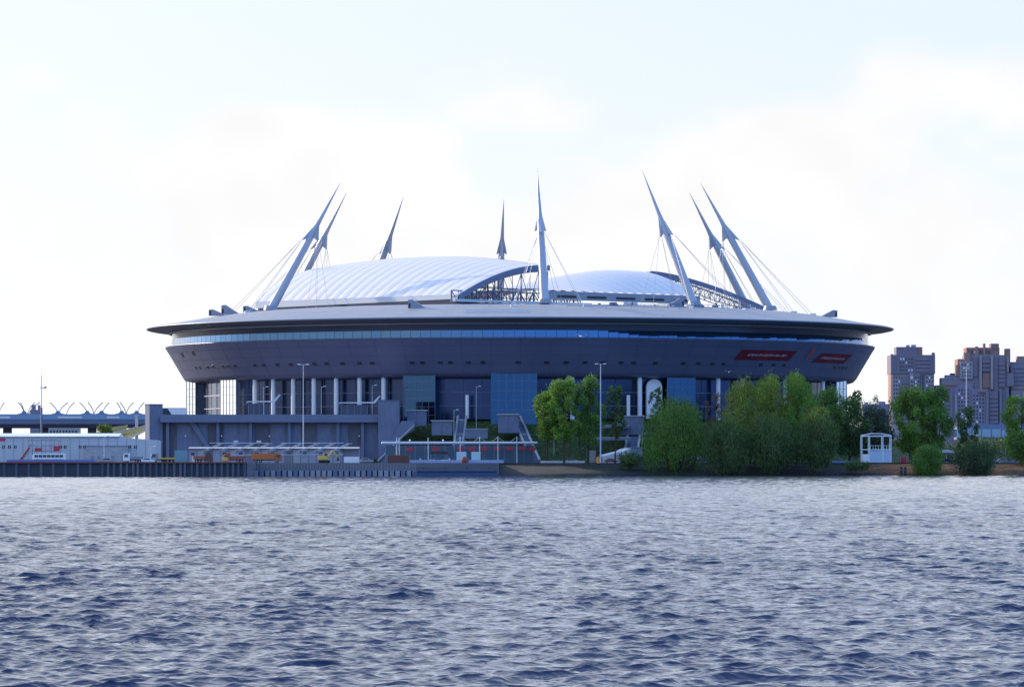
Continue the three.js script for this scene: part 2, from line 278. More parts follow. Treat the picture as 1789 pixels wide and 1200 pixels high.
  for (const [px, w, y0, y1, r, face] of towers) {
    const th = thetaAt(px, r), d = 1592 - r * Math.cos(th), turn = face ?? th, wide = M(w, d) / Math.cos(turn), hh = y1 - y0;
    const o = add(stadium, 'glass_tower', rbox(wide, hh, 6.5, 0.1, 0, -hh / 2, -3), px < 420 || px > 1400 ? m.litPanelGlass : m.panelGlass); o.position.copy(polar(r, th, (y0 + y1) / 2)); o.rotation.y = turn;  // outermost towers get the lighter glass copy with the reflected sky coloured in
    const nx = Math.max(2, Math.round(wide / 2.6)), ny = Math.round(hh / 3.2);
    const fg = []; for (let i = 0; i <= nx; i++) fg.push(box(0.12, hh, 0.16, (i / nx - 0.5) * wide, -hh / 2, 0.3)); for (let i = 0; i <= ny; i++) fg.push(box(wide, 0.12, 0.14, 0, (i / ny - 0.5) * (hh - 0.2) - 0.06, 0.3));
    add(o, 'mullion_grid', merge(fg), m.steel);
  }
  { // pale arched panel beside the right column
    const th = thetaAt(1140, 123), a = M(15, 1480), s = new THREE.Shape(); s.moveTo(-a, 0); s.lineTo(a, 0); s.lineTo(a, 11); s.absarc(0, 11, a, 0, Math.PI); s.lineTo(-a, 0);
    const o = add(stadium, 'arched_panel', new THREE.ExtrudeGeometry(s, { depth: 0.8, bevelEnabled: false }), m.column); o.position.copy(polar(124, th, 20)); o.rotation.y = th;
  }
  // retractable roof, left leaf: a shell of cushions running from the eave up to the open edge
  const A = [-22.5, 92], B = [-101, 0], bd = [0.763, -0.648], ad = [-0.648, -0.763];
  const EAVE = (s) => 64.9 + 0.9 * s, rise = (s) => 11.9 + 17.6 * s - 15 * s * s;
  const left = (s, t, lift = 0) => { const g = 1 - Math.pow(1 - t, 1.85 + 0.7 * s * s); return V(mix(A[0], B[0], s) + bd[0] * 41 * t, H(EAVE(s) + rise(s) * g) + lift, mix(A[1], B[1], s) + bd[1] * 41 * t); };
  const NS = 22;
  for (let i = 0; i < NS; i++) add(stadium, 'roof_cushion', grid(5, 16, (u, v) => left((i + u) / NS, v, 0.30 * Math.sin(Math.PI * u) * (0.18 + 0.82 * (1 - v)))), m.shell);
  add(stadium, 'eave_fascia', grid(40, 2, (u, v) => { const p = left(u, 0); return V(p.x - 0.3, H(mix(63.5, EAVE(u) + 0.3, v)), p.z + 0.3); }), m.fascia);
  add(stadium, 'eave_shade_strip', grid(40, 1, (u, v) => { const p = left(u, 0.012); return V(p.x, H(mix(61.4, 63.6, v)), p.z); }), m.frieze);  // set-back sheet coloured dark to give the shaded gap below the fascia
  add(stadium, 'eave_fascia', grid(24, 1, (u, v) => { const p = left(1, u); return V(p.x, mix(p.y - 1.8, p.y, v), p.z); }), m.fascia);
  add(stadium, 'edge_arch', merge([grid(40, 1, (u, v) => { const p = left(0, u); return V(p.x + 0.15, mix(p.y - 2.1, p.y + 0.15, v), p.z + 0.12); }), grid(40, 1, (u, v) => { const p = left(0, u), q = left(0.012, u); return V(mix(p.x + 0.15, q.x, v), p.y - 2.1, mix(p.z + 0.12, q.z, v)); })]), m.steel);
  add(stadium, 'edge_arch', grid(40, 1, (u, v) => { const p = left(u, 1); return V(p.x, mix(p.y - 1.5, p.y + 0.1, v), p.z); }), m.steel);
  { const p = left(0, 1); add(stadium, 'edge_stop', rbox(1.1, 2.0, 1.6, 0.1, p.x + 1.6, p.y - 1.9, p.z), m.steel); }
  const track = (u, v, y) => V(A[0] + bd[0] * u + ad[0] * v, H(y), A[1] + bd[1] * u + ad[1] * v);
  function truss(v, u0, u1, base, topAt, step, r) {
    const g = [], n = Math.round((u1 - u0) / step);
    for (let i = 0; i <= n; i++) {
      const u = mix(u0, u1, i / n), lo = track(u, v, base), hi = track(u, v, topAt(u)); g.push(bar(lo, hi, r * (i % 3 ? 1 : 2.1), 5));
      if (i < n) { const u2 = mix(u0, u1, (i + 1) / n), lo2 = track(u2, v, base), hi2 = track(u2, v, topAt(u2)); g.push(bar(lo, lo2, r * 1.5, 5), bar(hi, hi2, r * 1.5, 5), i % 2 ? bar(lo, hi2, r, 4) : bar(hi, lo2, r, 4)); const mm = track(u, v, mix(base, topAt(u), 0.45)), m2 = track(u2, v, mix(base, topAt(u2), 0.45)); g.push(bar(mm, m2, r, 4)); }
    }
    return merge(g);
  }
  const topL = (s) => (u) => left(s, Math.min(1, u / 41)).y + GROUND - 2.2;
  add(stadium, 'side_truss', truss(0.5, 5, 43, 63.2, topL(0), 4.2, 0.13), m.steel);
  add(stadium, 'side_truss', truss(26, 4, 41, 63.2, topL(0.22), 5.3, 0.16), m.steel);
  add(stadium, 'side_truss', truss(52, 4, 41, 63.2, topL(0.44), 6.1, 0.16), m.steel);
  add(stadium, 'track_truss', truss(1.5, -2, 60, 62.3, () => 66.6, 3.3, 0.16), m.steel);
  add(stadium, 'track_truss', truss(9, 12, 60, 62.3, () => 68.3, 4.1, 0.14), m.steel);
  add(stadium, 'track_beam', merge([box(66, 0.9, 1.2, 0, 0, 0).rotateY(Math.atan2(-bd[1], bd[0])).translate(track(30, -1, 62.4).x, H(62.5), track(30, -1, 0).z)]), m.fascia);
  // right leaf behind the front mast, and the arched truss beyond it
  const us = [43, 60, 80, 100, 120], hs = [1.0, 3.6, 8.0, 10.9, 10.6];
  const rh = (u) => { for (let k = 0; k < 4; k++) if (u <= us[k + 1]) { const t = (u - us[k]) / (us[k + 1] - us[k]); return mix(hs[k], hs[k + 1], t); } return hs[4]; };
  const rhs = (u) => (rh(Math.max(43, u - 6)) + rh(u) + rh(Math.min(120, u + 6))) / 3;
  const right = (u, v, lift = 0) => { const p = track(u, 35 * v, 67.4 + rhs(u) * (1 - Math.pow(1 - v, 1.7))); p.y += lift; return p; };
  const NR = 16;
  for (let i = 0; i < NR; i++) add(stadium, 'roof_cushion', grid(5, 14, (a, b) => right(mix(43, 119, (i + a) / NR), b, 0.6 * Math.sin(Math.PI * a) * (0.4 + 0.6 * (1 - b)))), m.shell);
  add(stadium, 'roof_back', grid(20, 8, (a, b) => { const p = right(mix(43, 119, a), 1); return V(p.x + ad[0] * 30 * b, p.y - 6 * b * b, p.z + ad[1] * 30 * b); }), m.shell);
  add(stadium, 'eave_fascia', grid(40, 1, (u, v) => track(mix(41, 119, u), -0.3, mix(64.4, 67.6, v))), m.brim);
  for (let k = 0; k < 5; k++) { const o = add(stadium, 'vent_slot', new THREE.BoxGeometry(9.2, 0.75, 0.3), m.black); o.position.copy(track(52 + k * 14.5, -0.5, 65.7)); o.rotation.y = Math.atan2(-bd[1], bd[0]); }
  const arch = (t, w = 0) => { const u = mix(122, 172, t), v = mix(31, 12, t) + w; return track(u, v, 78.0 - 15.6 * Math.pow(t, 1.5)); };
  const ag = []; for (let i = 0; i < 26; i++) {
    const a = arch(i / 26), b = arch((i + 1) / 26), th = (t) => 0.6 + 4.6 * Math.sin(Math.PI * Math.min(1, t * 0.92 + 0.05)), la = V(a.x, a.y - th(i / 26), a.z), lb = V(b.x, b.y - th((i + 1) / 26), b.z);
    ag.push(bar(a, b, 0.34, 5), bar(la, lb, 0.2, 5), bar(a, la, 0.14, 4), bar(i % 2 ? a : la, i % 2 ? lb : b, 0.13, 4), bar(a.clone().lerp(la, 0.5), b.clone().lerp(lb, 0.5), 0.13, 4), bar(i % 2 ? la : a, i % 2 ? b : lb, 0.1, 4));
  }
  add(stadium, 'arched_truss', merge(ag), m.steel);
  add(stadium, 'edge_arch', grid(40, 1, (u, v) => { const p = arch(u); return V(p.x, p.y + 0.35 - 1.9 * v, p.z + 0.36); }), m.steel);
  const ag2 = []; for (let i = 0; i < 22; i++) { const a = arch(i / 22, 9), b = arch((i + 1) / 22, 9), la = V(a.x, a.y - 4, a.z), lb = V(b.x, b.y - 4, b.z); ag2.push(bar(a, b, 0.3, 5), bar(la, lb, 0.18, 4), bar(i % 2 ? a : la, i % 2 ? lb : b, 0.14, 4), bar(arch(i / 22), a, 0.14, 4), bar(a, la, 0.12, 4)); }
  add(stadium, 'arched_truss', merge(ag2), m.steel);
  // masts with brackets and stay cables
  const masts = [5, 39.5, 70, 114, 185, 219.5, 248.5, 290.5];
  for (const deg of masts) {
    const th = deg * Math.PI / 180, o = new THREE.Group(); o.name = 'mast'; o.rotation.y = th; stadium.add(o);
    const base = V(0, H(61.4), 100), tip = V(0, H(110.9), 72), dir = tip.clone().sub(base), at = (f) => base.clone().addScaledVector(dir, f);
    add(o, 'shaft', merge([bar(at(0), at(0.63), 1.62, 18, 1.18)]), m.mast);
    add(o, 'spike', merge([bar(at(0.63), at(0.70), 1.0, 12, 0.72), bar(at(0.70), at(deg < 60 ? 1.03 : 0.98), 0.72, 12, 0.04)]), m.mast);
    const n1 = V(0, 0, 1), fin = (p0, p1, p2, w) => { const s = new THREE.BufferGeometry().setFromPoints([p0, p1, p2].flatMap((p) => [V(p.x - w, p.y, p.z), V(p.x + w, p.y, p.z)])); s.setIndex([0, 2, 4, 1, 5, 3, 0, 1, 3, 0, 3, 2, 2, 3, 5, 2, 5, 4, 4, 5, 1, 4, 1, 0]); const q = s.toNonIndexed(); q.computeVertexNormals(); q.setAttribute('uv', new THREE.Float32BufferAttribute(new Float32Array(q.attributes.position.count * 2), 2)); return q; };
    const bk = at(0.60), outA = bk.clone().add(V(0, -3.2, 4.9)), inA = bk.clone().add(V(0, -3.6, -1.9));
    const side = (sg) => fin(at(0.70), bk.clone().add(V(sg * 2.6, -2.4, 0)), at(0.55), 0.18);
    add(o, 'bracket', merge([fin(at(0.71), outA, at(0.56), 0.42), fin(at(0.68), inA, at(0.58), 0.42), fin(at(0.71).add(V(-0.1, 0, 0)), bk.clone().add(V(-1.9, -2.6, 0.1)), at(0.58), 0.25), fin(at(0.71).add(V(0.1, 0, 0)), bk.clone().add(V(1.9, -2.6, 0.1)), at(0.58), 0.25)]), m.mast);
    add(o, 'base_shoe', merge([new THREE.CylinderGeometry(2.2, 2.7, 1.6, 14).translate(0, H(62.4), 100)]), m.brim);
    for (const [x, z, y] of [[-13, 113, 60.0], [13, 113, 60.0], [-12.2, 111.5, 60.2], [12.2, 111.5, 60.2]]) add(o, 'stay_cable', bar(outA.clone().add(V(x > 0 ? 1 : -1, 0, 0)), V(x, H(y), z), 0.075, 5), m.cable);
    for (const [x, z] of [[-6, 84], [6, 84], [-8.5, 80], [8.5, 80]]) add(o, 'stay_cable', bar(inA.clone().add(V(x > 0 ? 0.6 : -0.6, 0, 0)), V(x, H(62.4), z), 0.06, 5), m.cable);
    for (const x of [-13, 13]) add(o, 'cable_anchor', rbox(1.0, 0.9, 2.2, 0.15, x, H(59.7), 113), m.trim);
  }
  // wedge-shaped roof hatches
  const wedge = (w, h, l) => poly([[0, 0], [l, 0], [l, h * 0.95], [l - 2.0, h]], w);
  for (const [px, r, back, h, flip] of [[746, 116, 0, 4.4, -1], [1163, 104, 0, 4.2, 1], [1432, 116, 0, 3.6, 1], [418, 112, 0, 4.6, -1], [396, 117, 0, 3.2, -1], [456, 103, 0, 3.2, -1]]) {
    const th = thetaAt(px, r), g = wedge(3.0, h, 9); const o = add(stadium, 'roof_hatch', g, m.brim); const yy = r < 106 ? 61.1 : r < 114 ? 60.2 : 59.5;
    o.position.copy(polar(r, th, yy - 0.3)); o.rotation.y = flip > 0 ? 0.15 : Math.PI - 0.15; o.scale.setScalar(0.75);
    add(o, 'door', box(0.9, 2.2, 3.06, 8.6, 0.4, 0).translate(-0.35, 0, 0), m.black);
  }
  // walkway rail and clutter on the lit side of the roof
  for (const [pa, pb, r] of [[990, 1245, 119], [1090, 1225, 112], [1150, 1330, 107]]) {
    const ta = thetaAt(pa, r), tb = thetaAt(pb, r), yy = r > 115 ? 59.2 : r > 110 ? 60.2 : 60.8, gg = [];
    for (let i = 0; i < 24; i++) { const a = polar(r, mix(ta, tb, i / 24), yy + 0.9), b = polar(r, mix(ta, tb, (i + 1) / 24), yy + 0.9); gg.push(bar(a, b, 0.09, 4)); if (i % 2 === 0) gg.push(bar(V(a.x, a.y - 1, a.z), a, 0.06, 4)); }
    add(stadium, 'roof_railing', merge(gg), m.steel);
  }
  for (let k = 0; k < 26; k++) { const px = rr(975, 1320), r = rr(101, 109), th = thetaAt(px, r); const o = add(stadium, 'roof_unit', rbox(rr(0.7, 2.2), rr(0.5, 1.3), rr(0.7, 1.6), 0.08), rnd() < 0.5 ? m.trim : m.steel); o.position.copy(polar(r, th, r < 104 ? 61.05 : 60.7)); o.rotation.y = rr(0, 3); }
  // rows of snow guards on the front of the roof
  const sg = new THREE.BoxGeometry(0.22, 0.55, 0.12), list = [];
  for (let row = 0; row < 3; row++) for (let k = 0; k < 46; k++) { const th = thetaAt(812 + k * 2.5 + (row % 2) * 1.2, 130), r = 126 + row * 3.2, q = sg.clone(); q.rotateY(th); const p = polar(r, th, 58.45 - (r - 124) * 0.178 + 0.15); q.translate(p.x, p.y, p.z); list.push(q); }
  const gu = add(stadium, 'snow_guard', merge(list), m.trim); gu.userData.kind = 'stuff';
}
// banners on the hull
{
  const hullR = (y) => 134.3 + (y - 45.7) * 0.5918 + 0.22;
  function banner(p0, p1, y0, y1, skew, label, seedText, lead) {
    const r0 = hullR((y0 + y1) / 2), ta = thetaAt(p0, r0), tb = thetaAt(p1, r0), L = (tb - ta) * r0, tc = (ta + tb) / 2, c = V(CX + r0 * Math.sin(tc), y0, CZ + r0 * Math.cos(tc));
    const o = thing('banner', label, 'banner', [c.x, c.y, c.z], 'red banners on the hull');
    const cv = document.createElement('canvas'); cv.width = 1024; cv.height = 192; const x = cv.getContext('2d');
    x.fillStyle = 'rgb(108,14,40)'; x.fillRect(0, 0, 1024, 192); x.fillStyle = 'rgb(126,20,40)'; x.beginPath(); x.moveTo(430, 0); x.lineTo(640, 0); x.lineTo(560, 192); x.lineTo(350, 192); x.fill();
    x.strokeStyle = 'rgb(205,190,205)'; x.lineWidth = 7; let px = lead, s = seedText; const rn = () => (s = (s * 16807) % 2147483647) / 2147483647;
    while (px < 880) { const w = 16 + rn() * 12, sl = 6; const kind = Math.floor(rn() * 5); x.beginPath(); x.moveTo(px + sl, 78); x.lineTo(px, 116); if (kind % 2) { x.moveTo(px + w + sl - 4, 78); x.lineTo(px + w - 4, 116); } if (kind !== 1) { x.moveTo(px + sl, kind > 2 ? 80 : 97); x.lineTo(px + w, kind > 2 ? 80 : 97); } if (kind === 0 || kind === 4) { x.moveTo(px, 114); x.lineTo(px + w - 6, 114); } x.stroke(); px += w + 8; if (rn() < 0.08) px += 16; }
    const tex = new THREE.CanvasTexture(cv); tex.colorSpace = THREE.SRGBColorSpace;
    const sheet = (off) => grid(24, 3, (u, v) => { const y = mix(y0, y1, v), th = mix(ta, tb, u) + skew * (v - 0.5), r = hullR(y) + off; return V(CX + r * Math.sin(th) - c.x, y - c.y, CZ + r * Math.cos(th) - c.z); });
    add(o, 'printed_face', sheet(0.06), new THREE.MeshStandardMaterial({ map: tex, roughness: 0.7, side: THREE.DoubleSide }));
    add(o, 'backing', sheet(0.0), m.red);
  }
  banner(1290, 1386, 41.2, 44.7, 0.02, 'long red banner with white lettering on the stadium hull', 991, 170);
  banner(1428, 1482, 41.0, 44.3, 0.035, 'shorter red banner near the right end of the stadium hull', 4127, 120);
  const th = thetaAt(1412, 133.4), r = hullR(43.5) + 0.1, o = thing('emblem', 'narrow slanting red emblem between the two red banners', 'emblem', [CX + r * Math.sin(th), 41.6, CZ + r * Math.cos(th)], null, th);
  const sh = new THREE.Shape(); sh.moveTo(-1.4, 0); sh.quadraticCurveTo(-0.4, 1.6, -0.5, 2.6); sh.quadraticCurveTo(-0.2, 4.4, 0.9, 4.9); sh.quadraticCurveTo(1.9, 4.4, 1.3, 3.2); sh.quadraticCurveTo(0.5, 1.8, 0.1, 1.2); sh.quadraticCurveTo(-0.6, 0.4, -1.4, 0);
  add(o, 'emblem_shape', new THREE.ExtrudeGeometry(sh, { depth: 0.12, bevelEnabled: false }).rotateX(0.53), mat(0.62, 0.07, 0.05, 0.6));
}

// ---------- podium, slopes and stairs in front of the stadium ----------
const dW = 1446;
{
  const bank = (r0, y0, r1, y1, a0, a1, n) => grid(n, 14, (u, v) => { const th = mix(a0, a1, u), r = mix(r0, r1, v), q = (fbm(th * 40, v * 6, 3) - 0.5) * 0.6 * Math.sin(Math.PI * v); return V(CX + r * Math.sin(th), mix(y0, y1, v) + q, CZ + r * Math.cos(th)); });
  const grass = mat(0.11, 0.20, 0.04, 0.95, 0, { map: rep(tEarth, 30, 4) });
  struct('grass_slope', bank(125, 19.6, 156, GROUND - 0.2, -0.42, 1.75, 120), grass);
  struct('terrace', (() => { const g = grid(90, 2, (u, v) => { const th = mix(-1.9, 1.9, u), r = mix(120, 127, v); return V(CX + r * Math.sin(th), 19.65, CZ + r * Math.cos(th)); }); return g; })(), m.concreteDark);
  const xl = X(280, dW), xr = X(662, dW), yT = Y(729, dW);
  const t = thing('podium_wall', 'long grey concrete podium wall under the left side of the stadium', 'podium', [(xl + xr) / 2, GROUND, -dW]);
  const w = xr - xl, hh = yT - GROUND;
  add(t, 'wall', box(w, hh - 1.8, 1.2, 0, 0, -2.4), m.concrete);
  add(t, 'terrace_edge', rbox(w, 1.75, 4.4, 0.08, 0, hh - 1.8, -0.6), m.concrete);
  add(t, 'terrace_top', box(w, 0.3, 62, 0, hh - 0.4, -34), m.concreteDark);
  add(t, 'parapet', box(w, 1.0, 0.25, 0, hh - 0.04, 1.2), m.concrete);
  for (const px of [292, 380, 437, 505, 590, 633]) { const x = X(px, dW) - (xl + xr) / 2; add(t, 'buttress', poly([[-0.5, 0], [0.5, 0], [0.5, hh - 1.85], [-0.5, hh - 1.85]], 1.8).translate(x, 0, -0.9), m.concrete); }
  for (let k = 0; k < 14; k++) { const x = (k + 0.5) / 14 * w - w / 2; add(t, 'wall_panel', box(w / 14 - 0.12, hh - 2.6, 0.16, x, 0.3, -1.72), k % 3 ? m.concrete : m.concreteDark); }
  add(t, 'slanting_buttress', poly([[0, 0], [1.6, 0], [-7, hh - 1.85], [-9, hh - 1.85]], 1.0).translate(X(375, dW) - (xl + xr) / 2, 0, -1.1), m.concrete);
  for (const px of [323, 386, 470, 627]) add(t, 'wall_lamp', rbox(0.5, 0.45, 0.5, 0.1, X(px, dW) - (xl + xr) / 2, Y(763, dW) - GROUND, -0.9), m.lampGlass);
  // end blocks
  const L = thing('podium_tower', 'tall plain concrete tower block at the left end of the podium', 'tower block', [X(265, 1440), GROUND, -1447], null, 0.5);
  add(L, 'wall', rbox(5.0, Y(707, 1440) - GROUND, 3.9, 0.06), m.concrete); add(L, 'coping', rbox(5.2, 0.3, 4.1, 0.05, 0, Y(707, 1440) - GROUND), m.concreteDark);
  const R = thing('podium_pier', 'broad concrete end block of the podium beside the grass slope', 'end block', [X(679, 1443), GROUND, -1447]);
  const pw = M(37, 1443), ph = Y(700, 1443) - GROUND;
  add(R, 'wall', rbox(pw, ph, 9, 0.08), m.concrete); add(R, 'coping', rbox(pw + 0.2, 0.3, 9.2, 0.05, 0, ph), m.concreteDark);
  add(R, 'stair_flank', poly([[-0.2, 0], [3.2, 8.7], [7.4, 11.6], [7.4, 14.6], [3.0, 14.6], [-5.2, 0]], 1.2).translate(pw / 2 - 2.2, 0, 5.0), m.concrete);
  add(R, 'stair_coping', merge([bar(V(-7.4 + pw / 2, 0.6, 5.9), V(pw / 2 + 0.9, 8.9, 5.9), 0.4, 6), bar(V(pw / 2 + 0.9, 8.9, 5.9), V(pw / 2 + 5.2, 13.0, 5.9), 0.35, 6)]), m.offWhite, 'pale coping along the stair');
  const P = thing('terrace_pavilion', 'small glazed pavilion with curved pale canopy beside the podium tower', 'pavilion', [X(300, 1470), Y(731, 1470), -1475]);
  add(P, 'glass_wall', rbox(M(40, 1470), 3.4, 6, 0.05), m.panelGlass); for (let k = -3; k <= 3; k++) add(P, 'mullion', box(0.12, 3.4, 0.2, k * 1.15, 0, 3.05), m.steel);
  add(P, 'roof', rbox(M(44, 1470), 0.35, 7, 0.05, 0, 3.4), m.steel);
  add(P, 'canopy', poly([[-1.2, 1.0], [-2.8, 3.4], [3.8, 3.4], [3.8, 0.6], [0, 0.6]], 1.4, 0.1).translate(1.3, 0, 3.9), m.white, 'curved white canopy');
  // curved entrance roofs on the terrace
  for (const [px, w2, y, lb] of [[460, 60, 726, 'low dark entrance canopy between two columns on the left terrace'], [628, 74, 728, 'low dark entrance canopy near the podium end block']]) {
    const q = thing('entrance_canopy', lb, 'canopy', [X(px, 1462), Y(y, 1462), -1462], 'entrance canopies on the terrace'), ww = M(w2, 1462);
    add(q, 'roof', poly([[-ww / 2, 4.2], [-ww / 2 + 0.5, 4.7], [ww / 2 - 2, 4.7], [ww / 2, 7.2], [ww / 2 - 0.4, 7.4], [ww / 2 - 2.6, 5.2], [-ww / 2 + 0.4, 5.0]], 5), m.trim);
    add(q, 'glass_wall', box(ww * 0.62, 4.2, 3.4, -ww * 0.12, 0, 0), m.darkGlass); for (let k = -2; k <= 2; k++) add(q, 'mullion', box(0.14, 4.2, 0.2, -ww * 0.12 + k * ww * 0.155, 0, 1.75), m.grey);
  }
  // kiosks and stair boxes set in the slope
  const kio = [[728, 34, 718, 737, 1452, 'pale concrete stair house below the left blue glass tower'], [772, 36, 736, 753, 1446, 'pale concrete stair house low on the grass beside the stairs'], [888, 36, 725, 749, 1446, 'pale concrete stair house below the wide blue glass tower'], [1102, 46, 728, 752, 1446, 'pale concrete stair house on the slope right of the tall trees']];
  for (const [px, w2, y0, y1, d, lb] of kio) {
    const q = thing('stair_house', lb, 'stair house', [X(px, d), Y(y1, d) - 1.5, -d], 'stair houses on the grass slope'), ww = M(w2, d), h2 = M(y1 - y0, d) + 1.5;
    add(q, 'wall', rbox(ww, h2, 7, 0.06, 0, 0, -3.5), m.concrete); add(q, 'coping', rbox(ww + 0.8, 0.4, 7.8, 0.05, 0, h2, -3.5), m.offWhite); add(q, 'joint', box(0.12, h2 - 0.2, 0.1, 0, 0, 0.02), m.concreteDark);
  }
  // stairs
  for (const [pa, pb, wd, lb] of [[806, 797, 15, 'broad grey staircase climbing the slope between the stair houses'], [902, 936, 14, 'grey staircase climbing the slope behind the tall trees'], [1116, 1100, 22, 'wide grey ramp stairs on the slope beside the willow']]) {
    const q = thing('staircase', lb, 'stairs', [X(pa, 1440), GROUND, -1440], 'staircases on the grass slope'), ww = M(wd, 1440), n = 30, dx = X(pb, 1430) - X(pa, 1440);
    for (let k = 0; k < n; k++) add(q, 'step', box(ww, 0.52, 1.1, dx * (1 - k / n), 0.1 + k * 0.51, 11 - k * 1.06), k % 10 === 9 ? m.offWhite : m.concrete);
    for (const s of [-1, 1]) add(q, 'stair_wall', merge([bar(V(dx + s * ww / 2, 0.9, 11.5), V(s * ww / 2, 16.4, -20.5), 0.45, 6)]), m.offWhite);
  }
  // terrace retaining walls
  for (const [a, b, y0, y1, d, lb] of [[812, 852, 750, 766, 1438, 'blue grey retaining wall between the staircase and the grass'], [1024, 1100, 744, 748, 1442, 'thin pale ledge wall behind the tall trees'], [1026, 1102, 765, 769, 1436, 'lower thin pale ledge wall behind the lamp mast']]) {
    const q = thing('retaining_wall', lb, 'wall', [X((a + b) / 2, d), Y(y1, d), -d]); add(q, 'wall', rbox(M(b - a, d), M(y1 - y0, d), 4, 0.05, 0, 0, -2), m.concrete); add(q, 'coping', rbox(M(b - a, d) + 0.3, 0.25, 4.3, 0.04, 0, M(y1 - y0, d), -2), m.offWhite);
  }
}
// long walkway canopy with pylons at the foot of the slope
{
  const d = 1410, xa = X(668, d), xb = X(938, d), t = thing('walkway_canopy', 'long pale tube roofed walkway canopy with pylons below the grass slope', 'canopy', [(xa + xb) / 2, GROUND, -d]), w = xb - xa, y = Y(776, d) - GROUND;
  add(t, 'roof_tube', new THREE.CapsuleGeometry(0.42, w, 4, 10).rotateZ(Math.PI / 2).scale(1, 1.15, 2.2).translate(0, y + 0.4, 0), m.fascia);
  add(t, 'back_screen', box(w * 0.97, y - 0.4, 0.3, 0, 0, -3), mat(0.075, 0.13, 0.19, 0.7));
  for (const px of [693, 697.5, 748, 804, 838, 870, 903]) { const x = X(px, d) - (xa + xb) / 2, tall = px > 800 ? 2.6 : 2.2; add(t, 'pylon', merge([bar(V(x, 0, 0.9), V(x, y + tall, 0.9), 0.22, 8, 0.16)]), m.fascia); if (px > 800) for (const s of [-1, 1]) add(t, 'stay', bar(V(x, y + tall - 0.2, 0.9), V(x + s * 2.6, y + 0.5, 0.6), 0.06, 5), m.fascia); }
  for (const px of [716, 762, 805, 824, 846, 869, 890, 912, 930]) add(t, 'red_sign', rbox(M(12, d), 1.1, 0.2, 0.04, X(px, d) - (xa + xb) / 2, y - 2.2 + rr(-0.1, 0.3), 0.5), m.red);
  for (const px of [716, 774]) add(t, 'roof_lamp', new THREE.SphereGeometry(0.33, 10, 8).translate(X(px, d) - (xa + xb) / 2, y + 1.3, 0), m.lampGlass);
  for (let k = 0; k < 16; k++) add(t, 'post', bar(V((k / 15 - 0.5) * w * 0.96, 0, 0.4), V((k / 15 - 0.5) * w * 0.96, y, 0.4), 0.1, 6), m.steel);
}

